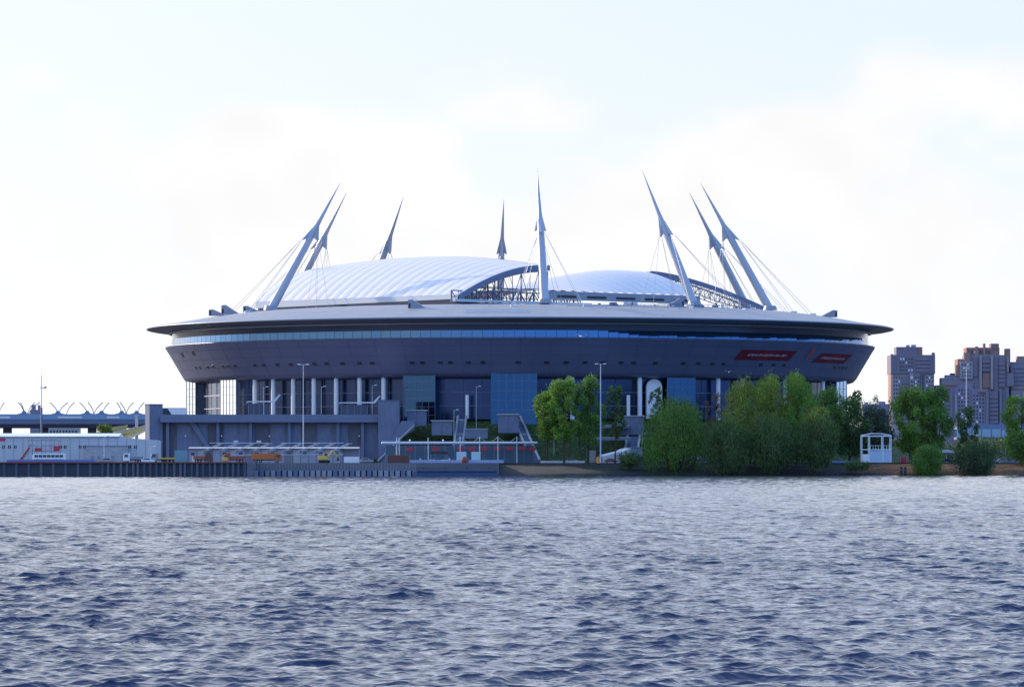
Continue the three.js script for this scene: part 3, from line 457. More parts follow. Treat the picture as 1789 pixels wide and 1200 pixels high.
// ---------- far left: viaduct, embankment, white hall ----------
{
  const d = 1900, xa = X(-120, d), xb = X(256, d), y0 = Y(748, d), t = thing('viaduct', 'elevated motorway viaduct with curved arch ribs on the far left', 'viaduct', [(xa + xb) / 2, GROUND, -d]), w = xb - xa, c = (xa + xb) / 2, h = (py) => Y(py, d) - GROUND;
  add(t, 'deck', poly([[-6, h(748)], [-9, h(741)], [-9, h(733)], [9, h(733)], [9, h(741)], [6, h(748)]], w).rotateY(Math.PI / 2), m.concrete);
  add(t, 'noise_barrier', box(w, h(724) - h(733), 0.3, 0, h(733), 9), mat(0.20, 0.32, 0.48, 0.25, 0.2));
  for (const px of [10, 125, 200]) add(t, 'light_gap', box(M(px === 125 ? 42 : 22, d), M(3.2, d), 0.2, X(px, d) - c, h(731), 9.2), m.white);
  for (const px of [-20, 12, 76, 160]) add(t, 'pier_column', box(M(14, d), h(747), 4, X(px, d) - c, 0, 0), m.concreteDark);
  const ribs = [[0, 9], [45, 33], [45, 37], [50, 62], [52, 71], [104, 88], [104, 120], [118, 131], [155, 140], [166, 155], [166, 181], [180, 192], [215, 205], [222, 211], [222, 234], [241, 253], [-20, -34], [-20, -8]];
  for (const [b, tip] of ribs) { const p0 = V(X(b, d) - c, h(724), 7), p1 = V(X(b, d) - c + (X(tip, d) - X(b, d)) * 0.18, h(713), 7), p2 = V(X(tip, d) - c, h(703.5), 5); add(t, 'arch_rib', new THREE.TubeGeometry(new THREE.QuadraticBezierCurve3(p0, p1, p2), 12, 0.2, 5), m.steel); }
  for (const px of [45, 104, 155, 180, 215, 241]) add(t, 'barrier_peak', poly([[-3.4, 0], [3.4, 0], [1.3, 0.5], [0.5, 1.6], [-0.5, 1.6], [-1.3, 0.5]], 0.3).translate(X(px, d) - c, h(724), 9), mat(0.18, 0.26, 0.40, 0.4));
  const hb = thing('office_block', 'blocky bluish building rising above the viaduct behind the thin mast', 'building', [X(62, 2100), GROUND, -2100]);
  add(hb, 'wall', rbox(M(18, 2100), Y(716, 2100) - GROUND, 8, 0.1), m.slate); add(hb, 'roof_unit', box(2, 2.6, 2, -1.2, Y(716, 2100) - GROUND, 0), m.slate); add(hb, 'roof_unit', box(1.2, 2.4, 2, 1.6, Y(716, 2100) - GROUND, 0), m.slate);
  const sh = thing('shopping_block', 'pale building with rows of windows seen under the viaduct', 'building', [X(112, 1800), GROUND, -1800]), sw = M(52, 1800), shh = Y(748, 1800) - GROUND;
  add(sh, 'wall', rbox(sw, shh, 10, 0.1), m.offWhite); for (let r = 0; r < 3; r++) for (let k = 0; k < 9; k++) add(sh, 'window', box(0.7, 1.1, 0.12, (k - 4) * sw / 9.6, shh - 2 - r * 1.9, 5.03), m.window);
  // green embankment with pale kerbs
  const dg = 1560, em = mat(0.17, 0.23, 0.05, 0.95, 0, { map: rep(tEarth, 4, 2) });
  const e = thing('embankment', 'sunlit green embankment ramp with pale kerbs beside the podium tower', 'embankment', [X(215, dg), GROUND, -dg]), ex = (px) => X(px, dg) - X(215, dg), ey = (py) => Y(py, dg) - GROUND;
  const sl = (u, v) => V(mix(ex(140), ex(262), u), mix(mix(-0.5, ey(753), u), mix(ey(764), ey(739), u), v) + (fbm(u * 9, v * 4, 3) - 0.5) * 0.5, mix(14, -22, v));
  add(e, 'slope', grid(20, 6, sl), em);
  add(e, 'upper_slope', grid(8, 4, (u, v) => V(mix(ex(163), ex(206), u), mix(ey(759), mix(ey(747), ey(740), u), v), mix(-23, -40, v))), em);
  const kb = (v, a, b, dy) => { const g = []; for (let i = 0; i < 12; i++) { const p = sl(mix(a, b, i / 12), v), q = sl(mix(a, b, (i + 1) / 12), v); p.y += dy; q.y += dy; g.push(bar(p, q, 0.16, 5)); } return merge(g); };
  add(e, 'kerb', kb(0.98, 0.15, 1, 0.1), m.white); add(e, 'kerb', kb(0.15, 0.5, 0.98, 0.1), m.white);
  const wp = thing('white_pillar', 'short white pillar standing beside the podium tower', 'pillar', [X(238, 1600), GROUND, -1600]); add(wp, 'shaft', rbox(M(5, 1600), Y(727, 1600) - GROUND, 1.2, 0.05), m.white); add(wp, 'cap', rbox(M(7, 1600), 0.4, 1.6, 0.05, 0, Y(727, 1600) - GROUND), m.white);

  // white hall
  const dh = 1335, t2 = thing('white_hall', 'long white temporary hall behind the quay on the far left', 'hall', [X(120, dh), GROUND, -dh]), hx = (px) => X(px, dh) - X(120, dh), hy = (py) => Y(py, dh) - GROUND;
  const wallM = mat(0.72, 0.74, 0.78, 0.6, 0, { map: rep(tConcrete, 3, 1) });
  add(t2, 'wall', poly([[hx(-70), 0], [hx(273), 0], [hx(273), hy(769)], [hx(205), hy(764)], [hx(-70), hy(763)]], 16).translate(0, 0, -8), wallM);
  add(t2, 'roof', poly([[0.6, 0], [0.6, 0.22], [-8, 1.2], [-16.6, 0.22], [-16.6, 0]], hx(207) - hx(-70)).rotateY(-Math.PI / 2).translate((hx(207) + hx(-70)) / 2, hy(763.2), 0).scale(1, 1, 1), m.white);
  const seam = new THREE.BoxGeometry(0.1, hy(766), 0.08); for (let px = -60; px < 270; px += 16.5) { const o = add(t2, 'panel_seam', seam, m.grey); o.position.set(hx(px), hy(766) / 2, 0.04); }
  const wg = new THREE.BoxGeometry(0.42, 1.1, 0.1), fg = new THREE.BoxGeometry(1.15, 1.3, 0.08);
  for (const px of [5, 15.5, 25.5, 105, 113, 139, 147, 226, 236]) { const o = add(t2, 'window', fg, m.white); o.position.set(hx(px), hy(780.5), 0.06); for (const s of [-0.27, 0.27]) { const p = add(o, 'pane', wg, m.window); p.position.set(s, 0, 0.04); } }
  add(t2, 'red_sign', rbox(M(12, dh), M(5.5, dh), 0.15, 0.04, hx(2), hy(770.5), 0.1), mat(0.5, 0.04, 0.12, 0.5));
  add(t2, 'porch', rbox(M(74, dh), hy(780), 2.2, 0.05, hx(187), 0, 1.1), m.offWhite); for (const px of [162, 173, 197, 215]) add(t2, 'door', box(M(5, dh), 2.3, 0.1, hx(px), 0, 2.22), m.grey); add(t2, 'porch_edge', rbox(M(78, dh), 0.22, 2.6, 0.04, hx(187), hy(780), 1.1), m.steel);
  // hoarding, gangway, bus, scaffold
  const db = 1262, ho = thing('hoarding', 'low blue hoarding with red foot along the quay edge', 'hoarding', [X(88, db), GROUND, -db]); add(ho, 'board', rbox(M(155, db), 0.95, 0.3, 0.05), m.blue); add(ho, 'foot', rbox(M(84, db), 0.35, 0.6, 0.05, -M(33, db), -0.02, 0.35), m.red); for (let k = 0; k < 12; k++) add(ho, 'brace', box(0.1, 1.15, 0.4, (k - 5.5) * 2.2, 0, 0), m.grey);
}
function wheel(parent, x, y, z, r, w) { const o = add(parent, 'wheel', new THREE.CylinderGeometry(r, r, w, 16).rotateX(Math.PI / 2), m.tyre); o.position.set(x, y, z); add(o, 'rim', new THREE.CylinderGeometry(r * 0.55, r * 0.55, w * 1.06, 12).rotateX(Math.PI / 2), m.grey); return o; }
{
  const d = 1318, b = thing('bus', 'white coach parked in front of the white hall', 'bus', [X(85, d), GROUND, -d]), L = M(57, d), h = 2.9;
  add(b, 'body', poly([[-L / 2, 0.4], [L / 2, 0.4], [L / 2, h - 0.2], [L / 2 - 0.3, h], [-L / 2 + 0.5, h], [-L / 2, h - 0.6]], 2.3, 0.08), mat(0.72, 0.76, 0.76, 0.4));
  for (let k = 0; k < 7; k++) add(b, 'window', box(1.15, 0.8, 0.06, (k - 3) * 1.32, 1.75, 1.24), m.window);
  for (const x of [-L * 0.36, L * 0.36]) { wheel(b, x, 0.48, 1.1, 0.48, 0.3); wheel(b, x, 0.48, -1.1, 0.48, 0.3); add(b, 'wheel_arch', new THREE.TorusGeometry(0.66, 0.07, 6, 16, Math.PI).translate(x, 0.5, 1.26), m.steel); }
  add(b, 'side_stripe', box(L * 0.9, 0.16, 0.06, 0, 1.05, 1.24), m.teal);
  const s = thing('scaffold', 'grey scaffold frame with two red signs rising behind the coach', 'scaffold', [X(78, 1327), GROUND, -1327]), sx = (px) => X(px, 1327) - X(78, 1327), sy = (py) => Y(py, 1327) - GROUND;
  for (let k = 0; k < 8; k++) add(s, 'upright', bar(V(sx(48 + k * 7.6), 0, 0), V(sx(48 + k * 7.6), sy(769), 0), 0.09, 5), m.steel);
  for (const y of [769, 779.5, 788]) add(s, 'ledger', bar(V(sx(47), sy(y), 0.1), V(sx(103), sy(y), 0.1), 0.08, 5), m.steel);
  for (let k = 0; k < 3; k++) add(s, 'cross_brace', bar(V(sx(48 + k * 15), sy(788), 0.05), V(sx(62 + k * 15), sy(770), 0.05), 0.06, 4), m.steel);
  add(s, 'red_sign', rbox(M(12, d), M(5.5, d), 0.15, 0.03, sx(66), sy(788), 0.3), m.red); add(s, 'red_sign', rbox(M(11, d), M(9, d), 0.15, 0.03, sx(98), sy(788), 0.3), m.red);
  const g = thing('gangway', 'slanting red and grey gangway leaning beside the scaffold', 'gangway', [X(40, 1322), GROUND, -1322]);
  add(g, 'ramp', poly([[-1.4, 0], [-0.8, 0], [2.0, 4.6], [2.6, 6.0], [2.0, 6.0], [1.3, 4.7]], 1.2), m.grey); add(g, 'red_rail', merge([bar(V(-1.3, 0.6, 0.7), V(1.7, 4.9, 0.7), 0.22, 6)]), m.red); for (let k = 0; k < 6; k++) add(g, 'step', box(0.8, 0.12, 1.2, -0.6 + k * 0.5, 0.6 + k * 0.75, 0), m.steel);
}

// ---------- vehicles and site clutter along the quay ----------
function car(px, d, paint, label, turn = 0, group = 'parked cars') {
  const c = thing('parked_car', label, 'car', [X(px, d), GROUND + 0.02, -d], group, turn);
  add(c, 'body', poly([[-2.15, 0.32], [2.1, 0.32], [2.2, 0.55], [2.12, 0.82], [1.15, 0.95], [0.55, 1.42], [-1.0, 1.46], [-1.75, 1.0], [-2.2, 0.9], [-2.25, 0.5]], 1.6, 0.07), paint);
  add(c, 'side_window', poly([[-1.45, 1.0], [0.9, 0.96], [0.45, 1.36], [-0.95, 1.39]], 1.78), m.window);
  for (const x of [-1.35, 1.35]) for (const z of [-0.75, 0.75]) wheel(c, x, 0.33, z, 0.33, 0.22);
  for (const z of [-0.55, 0.55]) { add(c, 'headlight', rbox(0.12, 0.16, 0.36, 0.03, 2.2, 0.6, z), m.lampGlass); add(c, 'tail_light', rbox(0.1, 0.16, 0.3, 0.03, -2.27, 0.65, z), m.red); }
  return c;
}
function truck(px, d, len, cabM, bedM, label, bedH, dir = 1) {
  const c = thing('truck', label, 'truck', [X(px, d), GROUND + 0.02, -d], 'trucks on the quay', dir > 0 ? 0 : Math.PI), L = len;
  add(c, 'chassis', box(L * 0.95, 0.3, 1.1, 0, 0.75, 0), m.black);
  const cab = add(c, 'cab', poly([[L / 2 - 2.0, 0.6], [L / 2, 0.6], [L / 2, 1.6], [L / 2 - 0.35, 2.75], [L / 2 - 2.0, 2.85]], 2.2, 0.06), cabM); add(cab, 'cab_window', poly([[L / 2 - 1.5, 1.7], [L / 2 - 0.25, 1.7], [L / 2 - 0.5, 2.5], [L / 2 - 1.5, 2.55]], 2.36), m.window);
  if (bedM) add(c, 'bed', poly([[-L / 2, 1.15], [L / 2 - 2.3, 1.15], [L / 2 - 2.1, 1.15 + bedH], [-L / 2 - 0.35, 1.15 + bedH]], 2.3, 0.05), bedM);
  for (const x of [-L * 0.38, -L * 0.22, L * 0.34]) for (const z of [-0.95, 0.95]) wheel(c, x, 0.52, z, 0.52, 0.35);
  return c;
}
const pWhite = mat(0.70, 0.71, 0.73, 0.3, 0, { clearcoat: 0.6 }), pDark = mat(0.03, 0.035, 0.05, 0.25, 0, { clearcoat: 0.8 }), pGrey = mat(0.22, 0.24, 0.27, 0.3, 0.2, { clearcoat: 0.6 }), pRed = mat(0.30, 0.03, 0.04, 0.3, 0, { clearcoat: 0.6 });
truck(231, 1262, 5.6, pWhite, m.grey, 'white cab truck with low bed near the end of the white hall', 0.7, -1);
car(257, 1262, pWhite, 'white car on the quay right of the white cab truck', 0.1, null);
car(184, 1262, pGrey, 'pale grey car on the quay below the short lamp post', Math.PI, null);
truck(284, 1264, 7.2, pGrey, m.yellow, 'grey lorry with yellow flat bed beside the white car', 0.35, -1);
truck(466, 1297, 9.2, mat(0.42, 0.12, 0.03, 0.5), m.orange, 'large rusty orange tipper truck at the start of the pier', 1.75, 1);
truck(355, 1264, 5.4, m.brown, mat(0.32, 0.10, 0.05, 0.7), 'small brown tipper beside the white cabin on the quay', 0.9, 1);
truck(408, 1264, 6.2, mat(0.4, 0.08, 0.05, 0.6), mat(0.34, 0.09, 0.05, 0.7), 'reddish orange tipper behind the yellow roller', 0.8, -1);
car(640, 1330, pGrey, 'grey car beside the white container', 0, null);
car(886, 1415, pDark, 'dark car parked left of the white cars below the slope', 0.1, null);
car(909, 1414, pWhite, 'white car parked right beside the dark car', Math.PI, null);
car(921, 1424, pWhite, 'white car partly behind another white car below the slope', 0, null);
car(1068, 1420, pRed, 'dark red car in front of the white tent', 0, null);
car(1612, 1446, pWhite, 'white car under the big round tree right of the pavilion', 0, null);
car(1638, 1442, pWhite, 'white car left of the gazebo', Math.PI, null);
car(1657, 1424, pDark, 'black and white car between the two shore bushes', 0, null);
car(1750, 1426, pGrey, 'grey car on the bank near the right edge', Math.PI, null);
car(1000, 1425, pGrey, 'grey car standing under the tall trees', 0, null);
function digger(px, d, label, s = 1) {
  const c = thing('excavator', label, 'excavator', [X(px, d), GROUND, -d], 'yellow diggers'); c.scale.setScalar(s);
  add(c, 'track', rbox(3.4, 0.8, 0.6, 0.3, 0, 0, 1.0), m.tyre); add(c, 'track', rbox(3.4, 0.8, 0.6, 0.3, 0, 0, -1.0), m.tyre);
  add(c, 'body', rbox(2.8, 1.1, 2.2, 0.15, -0.4, 0.9), m.yellow); const cb = add(c, 'cab', rbox(1.2, 1.3, 1.0, 0.1, 0.5, 1.6, 0.5), m.yellow); add(cb, 'cab_window', box(0.9, 0.8, 1.04, 0.52, 2.0, 0.5), m.window);
  add(c, 'boom', merge([bar(V(0.9, 1.5, -0.3), V(2.6, 3.6, -0.3), 0.22, 6), bar(V(2.6, 3.6, -0.3), V(4.0, 1.6, -0.3), 0.18, 6)]), m.yellow); add(c, 'bucket', poly([[3.6, 0.6], [4.4, 0.7], [4.2, 1.7], [3.9, 1.7]], 0.9), m.black); return c;
}
digger(566, 1330, 'yellow excavator with dark load in front of the long grey tent', 1.1);
{ const c = thing('road_roller', 'small yellow road roller on the quay edge', 'roller', [X(392, 1258), GROUND, -1258]); add(c, 'body', rbox(1.7, 1.1, 1.4, 0.12, 0, 0.6), m.yellow); add(c, 'canopy', rbox(1.5, 0.12, 1.4, 0.04, 0, 2.3), m.yellow); for (const x of [-0.6, 0.6]) add(c, 'canopy_post', bar(V(x, 1.6, 0.5), V(x, 2.35, 0.5), 0.05, 5), m.black); for (const x of [-0.8, 0.8]) add(c, 'drum', new THREE.CylinderGeometry(0.5, 0.5, 1.3, 16).rotateX(Math.PI / 2).translate(x, 0.5, 0), m.grey); }
function container(name, px0, px1, py0, d, mm, label, category, group) {
  const w = M(px1 - px0, d), h = Y(py0, d) - GROUND, c = thing(name, label, category, [X((px0 + px1) / 2, d), GROUND, -d], group);
  add(c, 'shell', rbox(w, h, 2.4, 0.05), mm); const n = Math.max(4, Math.round(w / 0.6)); const g = []; for (let i = 0; i < n; i++) g.push(box(w / n * 0.5, h - 0.4, 0.08, (i + 0.5) / n * w - w / 2, 0.2, 1.22)); add(c, 'corrugation', merge(g), mm);
  for (const s of [-1, 1]) add(c, 'corner_post', box(0.16, h + 0.03, 0.16, s * (w / 2 - 0.05), 0, 1.22), m.grey);
  return c;
}
container('container', 600, 628, 798, 1318, m.white, 'white site container in front of the dark tent end', 'container');
container('container', 676, 716, 795, 1340, m.brown, 'red brown cargo container at the foot of the slope', 'container');
container('site_cabin', 797, 815, 789.5, 1380, mat(0.45, 0.60, 0.66, 0.5), 'pale blue site cabin left of its twin under the canopy', 'cabin', 'pale blue site cabins');
container('site_cabin', 823, 840, 789.5, 1380, mat(0.45, 0.60, 0.66, 0.5), 'pale blue site cabin right of its twin under the canopy', 'cabin', 'pale blue site cabins');
container('site_cabin', 305, 326, 787, 1300, m.teal, 'teal site cabin with white top left of the long grey tent', 'cabin');
container('container', 1573, 1585, 799, 1428, m.red, 'small red container on the bank right of the pavilion', 'container');
container('container', 1025, 1041, 787, 1424, m.offWhite, 'small pale container left of the lamp mast under the trees', 'container');
{ const c = thing('site_cabin', 'little white cabin behind the brown tipper on the quay', 'cabin', [X(340, 1266), GROUND, -1266]); add(c, 'wall', rbox(1.6, 2.0, 1.6, 0.05), m.white); add(c, 'window', box(0.8, 0.6, 0.05, 0, 1.1, 0.81), m.window); add(c, 'roof', rbox(1.8, 0.14, 1.8, 0.04, 0, 2.0), m.grey);
  // long grey tent with roof trusses
  const d = 1345, t = thing('long_tent', 'long lilac grey tent hall with zigzag trusses on its roof', 'tent hall', [X(478, d), GROUND, -d]), tx = (px) => X(px, d) - X(478, d), ty = (py) => Y(py, d) - GROUND;
  add(t, 'wall', box(tx(598) - tx(328), ty(784), 11, (tx(598) + tx(328)) / 2, 0, -6), mat(0.36, 0.34, 0.40, 0.8, 0, { map: rep(tConcrete, 4, 1) }));
  add(t, 'roof', poly([[0.4, 0], [-5.5, 0.45], [-11.6, 0], [-11.6, -0.16], [0.4, -0.16]], tx(627) - tx(328)).rotateY(-Math.PI / 2).translate((tx(627) + tx(328)) / 2, ty(783.2), 0), m.offWhite);
  add(t, 'dark_end', box(tx(627) - tx(598), ty(785), 10, (tx(627) + tx(598)) / 2, 0, -6.4), m.slate);
  for (let k = 0; k < 19; k++) { const p = 336 + k * 14; add(t, 'wall_panel', box(M(12.4, d), ty(786), 0.12, tx(p), 0, -0.42), k % 4 === 1 ? m.offWhite : k % 5 === 2 ? m.lilac : mat(0.34, 0.34, 0.41, 0.8)); if (k % 2 === 0) add(t, 'window', box(1.2, 0.9, 0.1, tx(p), ty(795), -0.3), m.window); }
  for (let k = 0; k < 9; k++) { const a = tx(352 + k * 28), b = tx(386 + k * 28); add(t, 'roof_truss', merge([bar(V(a, ty(789), 0.8), V(b, ty(774), 0.8), 0.1, 5), bar(V(a + 1.2, ty(789), 0.8), V(b + 1.0, ty(774), 0.8), 0.07, 5), ...[0.15, 0.35, 0.55, 0.75].map((f) => bar(V(mix(a, b, f), mix(ty(789), ty(774), f), 0.8), V(mix(a + 1.2, b + 1, f + 0.1), mix(ty(789), ty(774), f + 0.1), 0.8), 0.06, 4))]), m.fascia); }
  add(t, 'top_rail', merge([bar(V(tx(366), ty(774), 0.8), V(tx(468), ty(774), 0.8), 0.1, 5), bar(V(tx(490), ty(774), 0.8), V(tx(600), ty(774), 0.8), 0.1, 5)]), m.fascia);
  add(t, 'lower_rail', merge([bar(V(tx(400), ty(795), 1.2), V(tx(600), ty(794), 1.2), 0.12, 5)]), m.fascia);
  for (const px of [412, 452]) add(t, 'flood_light', merge([rbox(1.4, 0.8, 0.8, 0.1, tx(px), ty(774), 0.8), bar(V(tx(px), ty(777), 0.8), V(tx(px), ty(771), 0.8), 0.08, 5)]), m.fascia);
  // white arch tent on the right
  const dt = 1432, w = thing('arched_tent', 'bright white arched tent hall behind the orange marker', 'tent', [X(1085, dt), GROUND, -dt], null, 0.25), s = new THREE.Shape();
  s.moveTo(-7.2, 0); s.lineTo(6.2, 0); s.quadraticCurveTo(6.3, 4.2, 3.4, 4.9); s.quadraticCurveTo(1.2, 5.1, -0.2, 4.0); s.lineTo(-7.2, 2.3);
  add(w, 'cover', new THREE.ExtrudeGeometry(s, { depth: 9, bevelEnabled: true, bevelSize: 0.2, bevelThickness: 0.2, bevelSegments: 2 }).translate(0, 0, -4.5), mat(0.8, 0.8, 0.79, 0.6));
  for (const x of [-3.6, -1.2, 0.4]) add(w, 'pole', bar(V(x, 0, 4.9), V(x, 4.2 + x * 0.2, 4.9), 0.12, 6), m.black);
  const e = thing('entrance_tent', 'blue grey cabin at the right end of the white arched tent', 'cabin', [X(1112, 1426), GROUND, -1426]); add(e, 'wall', rbox(4.0, 5.2, 4, 0.2), mat(0.25, 0.32, 0.46, 0.6)); add(e, 'window', box(1.6, 1.4, 0.1, -1.0, 0.9, 2.0), m.lampGlass); add(e, 'roof', rbox(4.3, 0.3, 4.3, 0.1, 0, 5.2), m.grey);
  const o = thing('orange_marker', 'upright oval orange marker board in a dark frame on the bank', 'marker', [X(1046, 1408), GROUND - 0.9, -1408], null, -0.6); add(o, 'frame', new THREE.CylinderGeometry(1.55, 1.55, 0.3, 24).rotateX(Math.PI / 2).translate(0, 1.9, 0), m.black); add(o, 'disc', new THREE.CylinderGeometry(1.2, 1.2, 0.36, 24).rotateX(Math.PI / 2).translate(0, 1.9, 0), mat(0.85, 0.38, 0.10, 0.5)); add(o, 'post', box(0.2, 1.0, 0.2, 0, -0.4, 0), m.black);
  // low barriers
  const br = (p0, p1, y, d2, mm, lb) => { const q = thing('barrier', lb, 'barrier', [X((p0 + p1) / 2, d2), GROUND, -d2]), ww = M(p1 - p0, d2), n = Math.round(ww / 2.2); for (let k = 0; k < n; k++) add(q, 'segment', poly([[-0.3, 0], [0.3, 0], [0.12, y], [-0.12, y]], ww / n - 0.06).rotateY(Math.PI / 2).translate((k + 0.5) / n * ww - ww / 2, 0, 0), mm); };
  br(716, 880, 0.95, 1352, mat(0.26, 0.31, 0.48, 0.7), 'long blue grey road barrier along the bank in the middle');
  br(944, 1022, 0.7, 1398, m.offWhite, 'long pale road barrier under the tall trees');
  br(1455, 1510, 0.6, 1422, mat(0.2, 0.25, 0.5, 0.7), 'blue barrier left of the white pavilion');
  const k1 = thing('market_stall', 'dark flat awning over a sunlit white counter below the walkway', 'stall', [X(767, 1396), GROUND, -1396]); add(k1, 'awning', rbox(M(30, 1396), 0.8, 3.4, 0.08, 0, 3.0), m.black); add(k1, 'counter', rbox(M(34, 1396), 1.1, 1.0, 0.05, 0, 0, 0.6), m.white); for (const s2 of [-1, 1]) add(k1, 'post', bar(V(s2 * M(14, 1396), 0, 1.4), V(s2 * M(14, 1396), 3.0, 1.4), 0.08, 6), m.grey);
  const bo = thing('red_shrub_heap', 'rusty brown round heap in front of the pale blue cabins', 'heap', [X(812, 1348), GROUND - 0.2, -1348]), hg = new THREE.IcosahedronGeometry(1.25, 4), hp = hg.attributes.position; for (let i = 0; i < hp.count; i++) { const q = 0.8 + 0.4 * fbm(hp.getX(i) * 2 + 9, hp.getY(i) * 2 + hp.getZ(i), 3); hp.setXYZ(i, hp.getX(i) * q, hp.getY(i) * q, hp.getZ(i) * q); } hg.computeVertexNormals(); add(bo, 'heap', hg.translate(0, 1.0, 0), mat(0.22, 0.07, 0.05, 0.95));
  const um = thing('blue_tent', 'low blue and white pointed tent seen between the willow trunks', 'tent', [X(1216, 1440), GROUND, -1440]); add(um, 'roof', new THREE.ConeGeometry(4.0, 2.4, 4).rotateY(Math.PI / 4).translate(0, 2.4, 0), m.slate); add(um, 'wall', box(7.2, 1.3, 4, 0, 0, 0), mat(0.2, 0.26, 0.55, 0.7)); add(um, 'skirt', box(7.3, 0.3, 4.1, 0, 0.1, 0), m.white);
}
{ // white open pavilion on the bank
  const d = 1402, t = thing('lookout_pavilion', 'white open frame pavilion with pale blue panel on the bank', 'pavilion', [X(1531, d), Y(808, d), -d]), h = M(49, d), w = M(51, d);
  const fr = (x, z, hh = h) => add(t, 'post', rbox(0.3, hh - 0.5, 0.3, 0.04, x, 0, z), m.white);
  for (const x of [-w / 2, -w / 2 + 2.6, w * 0.22, w / 2]) { fr(x, 2.4); fr(x, -2.4); }
  add(t, 'panel', box(w - 2.8, h * 0.42, 0.2, 1.35, 0, 2.42), mat(0.42, 0.52, 0.66, 0.6), 'pale blue lower panel'); add(t, 'panel', box(2.2, h * 0.30, 0.2, -w / 2 + 1.3, 0, 2.42), m.white); for (const x of [-w / 2 + 1.3, w * 0.02, w * 0.36]) add(t, 'lattice', merge([bar(V(x - 1.1, h - 0.75, 2.4), V(x + 1.1, h - 0.3, 2.4), 0.07, 4), bar(V(x + 1.1, h - 0.75, 2.4), V(x - 1.1, h - 0.3, 2.4), 0.07, 4)]), m.white); add(t, 'side_panel', box(0.2, h * 0.42, 4.4, -w / 2 - 0.03, 0, 0), m.white);
  const gz = (y) => { for (const z of [-2.4, 2.4]) add(t, 'beam', rbox(w + 0.3, 0.34, 0.34, 0.04, 0, y, z), m.white); for (const x of [-w / 2, w / 2]) add(t, 'beam', rbox(0.34, 0.34, 4.8, 0.04, x, y, 0), m.white); };
  gz(h - 0.75); gz(h * 0.44);
  for (const z of [-2.4, 0, 2.4]) add(t, 'roof_rafter', merge([bar(V(-w / 2, h - 0.35, z), V(-w * 0.15, h + 0.3, z), 0.15, 5), bar(V(-w * 0.15, h + 0.3, z), V(w * 0.15, h + 0.3, z), 0.15, 5), bar(V(w * 0.15, h + 0.3, z), V(w / 2, h - 0.35, z), 0.15, 5)]), m.white);
  for (const x of [-w * 0.15, w * 0.15]) add(t, 'purlin', bar(V(x, h + 0.3, -2.4), V(x, h + 0.3, 2.4), 0.12, 5), m.white);
  for (let k = 0; k < 8; k++) add(t, 'baluster', bar(V(-w / 2 + 2.9 + k * 0.9, h * 0.45, 2.4), V(-w / 2 + 2.9 + k * 0.9, h * 0.6, 2.4), 0.07, 5), m.white); add(t, 'handrail', box(w - 2.8, 0.1, 0.12, 1.3, h * 0.6, 2.4), m.white);
  const gaz = thing('gazebo', 'open gazebo with flat pale roof under the right trees', 'gazebo', [X(1654, 1440), GROUND, -1440]); add(gaz, 'roof', new THREE.CylinderGeometry(0.8, 3.2, 1.1, 8).translate(0, 4.1, 0).scale(1.15, 1, 1), m.grey); for (const x of [-2.6, 0, 2.6]) add(gaz, 'post', bar(V(x, 0, 1), V(x, 3.7, 1), 0.13, 6), m.white); add(gaz, 'bench', box(4.6, 0.6, 0.6, 0, 0.3, 0), m.grey);
  for (const [px, lb] of [[1575.5, 'left one of two dark mooring posts at the water edge'], [1582.5, 'right one of two dark mooring posts at the water edge']]) { const q = thing('mooring_post', lb, 'post', [X(px, 1393), -0.6, -1393], 'mooring posts'); add(q, 'shaft', new THREE.CylinderGeometry(0.42, 0.5, 3.2, 10).translate(0, 1.6, 0), m.black); add(q, 'cap', new THREE.SphereGeometry(0.44, 10, 6, 0, 6.29, 0, 1.57).translate(0, 3.15, 0), m.black); add(q, 'band', new THREE.TorusGeometry(0.47, 0.06, 5, 14).rotateX(1.57).translate(0, 2.4, 0), m.grey); }
}

// ---------- lamp masts and lamp posts ----------
function lampMast(px, py0, pyBase, d, heads, label, r = 0.2, group = 'tall lamp masts') {
  const y0 = Y(py0, d), t = thing('lamp_mast', label, 'lamp mast', [X(px, d), GROUND, -d], group), h = y0 - GROUND;
  add(t, 'pole', bar(V(0, 0, 0), V(0, h, 0), r, 8, r * 0.5), m.fascia);
  if (heads === 2) { add(t, 'cross_arm', box(2.6, 0.14, 0.14, 0, h - 0.1, 0), m.fascia); for (const s of [-1, 1]) add(t, 'lamp_head', rbox(1.0, 0.3, 0.6, 0.1, s * 1.4, h - 0.1, 0), m.lampGlass); }
  if (heads === 1) { add(t, 'cross_arm', bar(V(0, h - 0.4, 0), V(1.1, h, 0), 0.06, 5), m.fascia); add(t, 'lamp_head', rbox(0.9, 0.26, 0.5, 0.1, 1.2, h - 0.1, 0), m.lampGlass); }
  if (heads === 4) { add(t, 'crown_ring', new THREE.TorusGeometry(1.7, 0.14, 6, 18).rotateX(Math.PI / 2).translate(0, h - 0.6, 0), m.fascia); for (let k = 0; k < 6; k++) add(t, 'lamp_head', rbox(0.6, 0.35, 0.6, 0.1, 1.9 * Math.cos(k * 1.047), h - 1.0, 1.9 * Math.sin(k * 1.047)), m.lampGlass); }
  return t;
}
lampMast(529.5, 637, 800, 1380, 2, 'tall thin double headed lamp mast before the podium wall', 0.22);
lampMast(1049.5, 636, 805, 1390, 2, 'tall thin double headed lamp mast beside the central trees', 0.26);
lampMast(1689.5, 641, 800, 2300, 4, 'tall floodlight mast with lamp crown before the brick towers', 0.5);
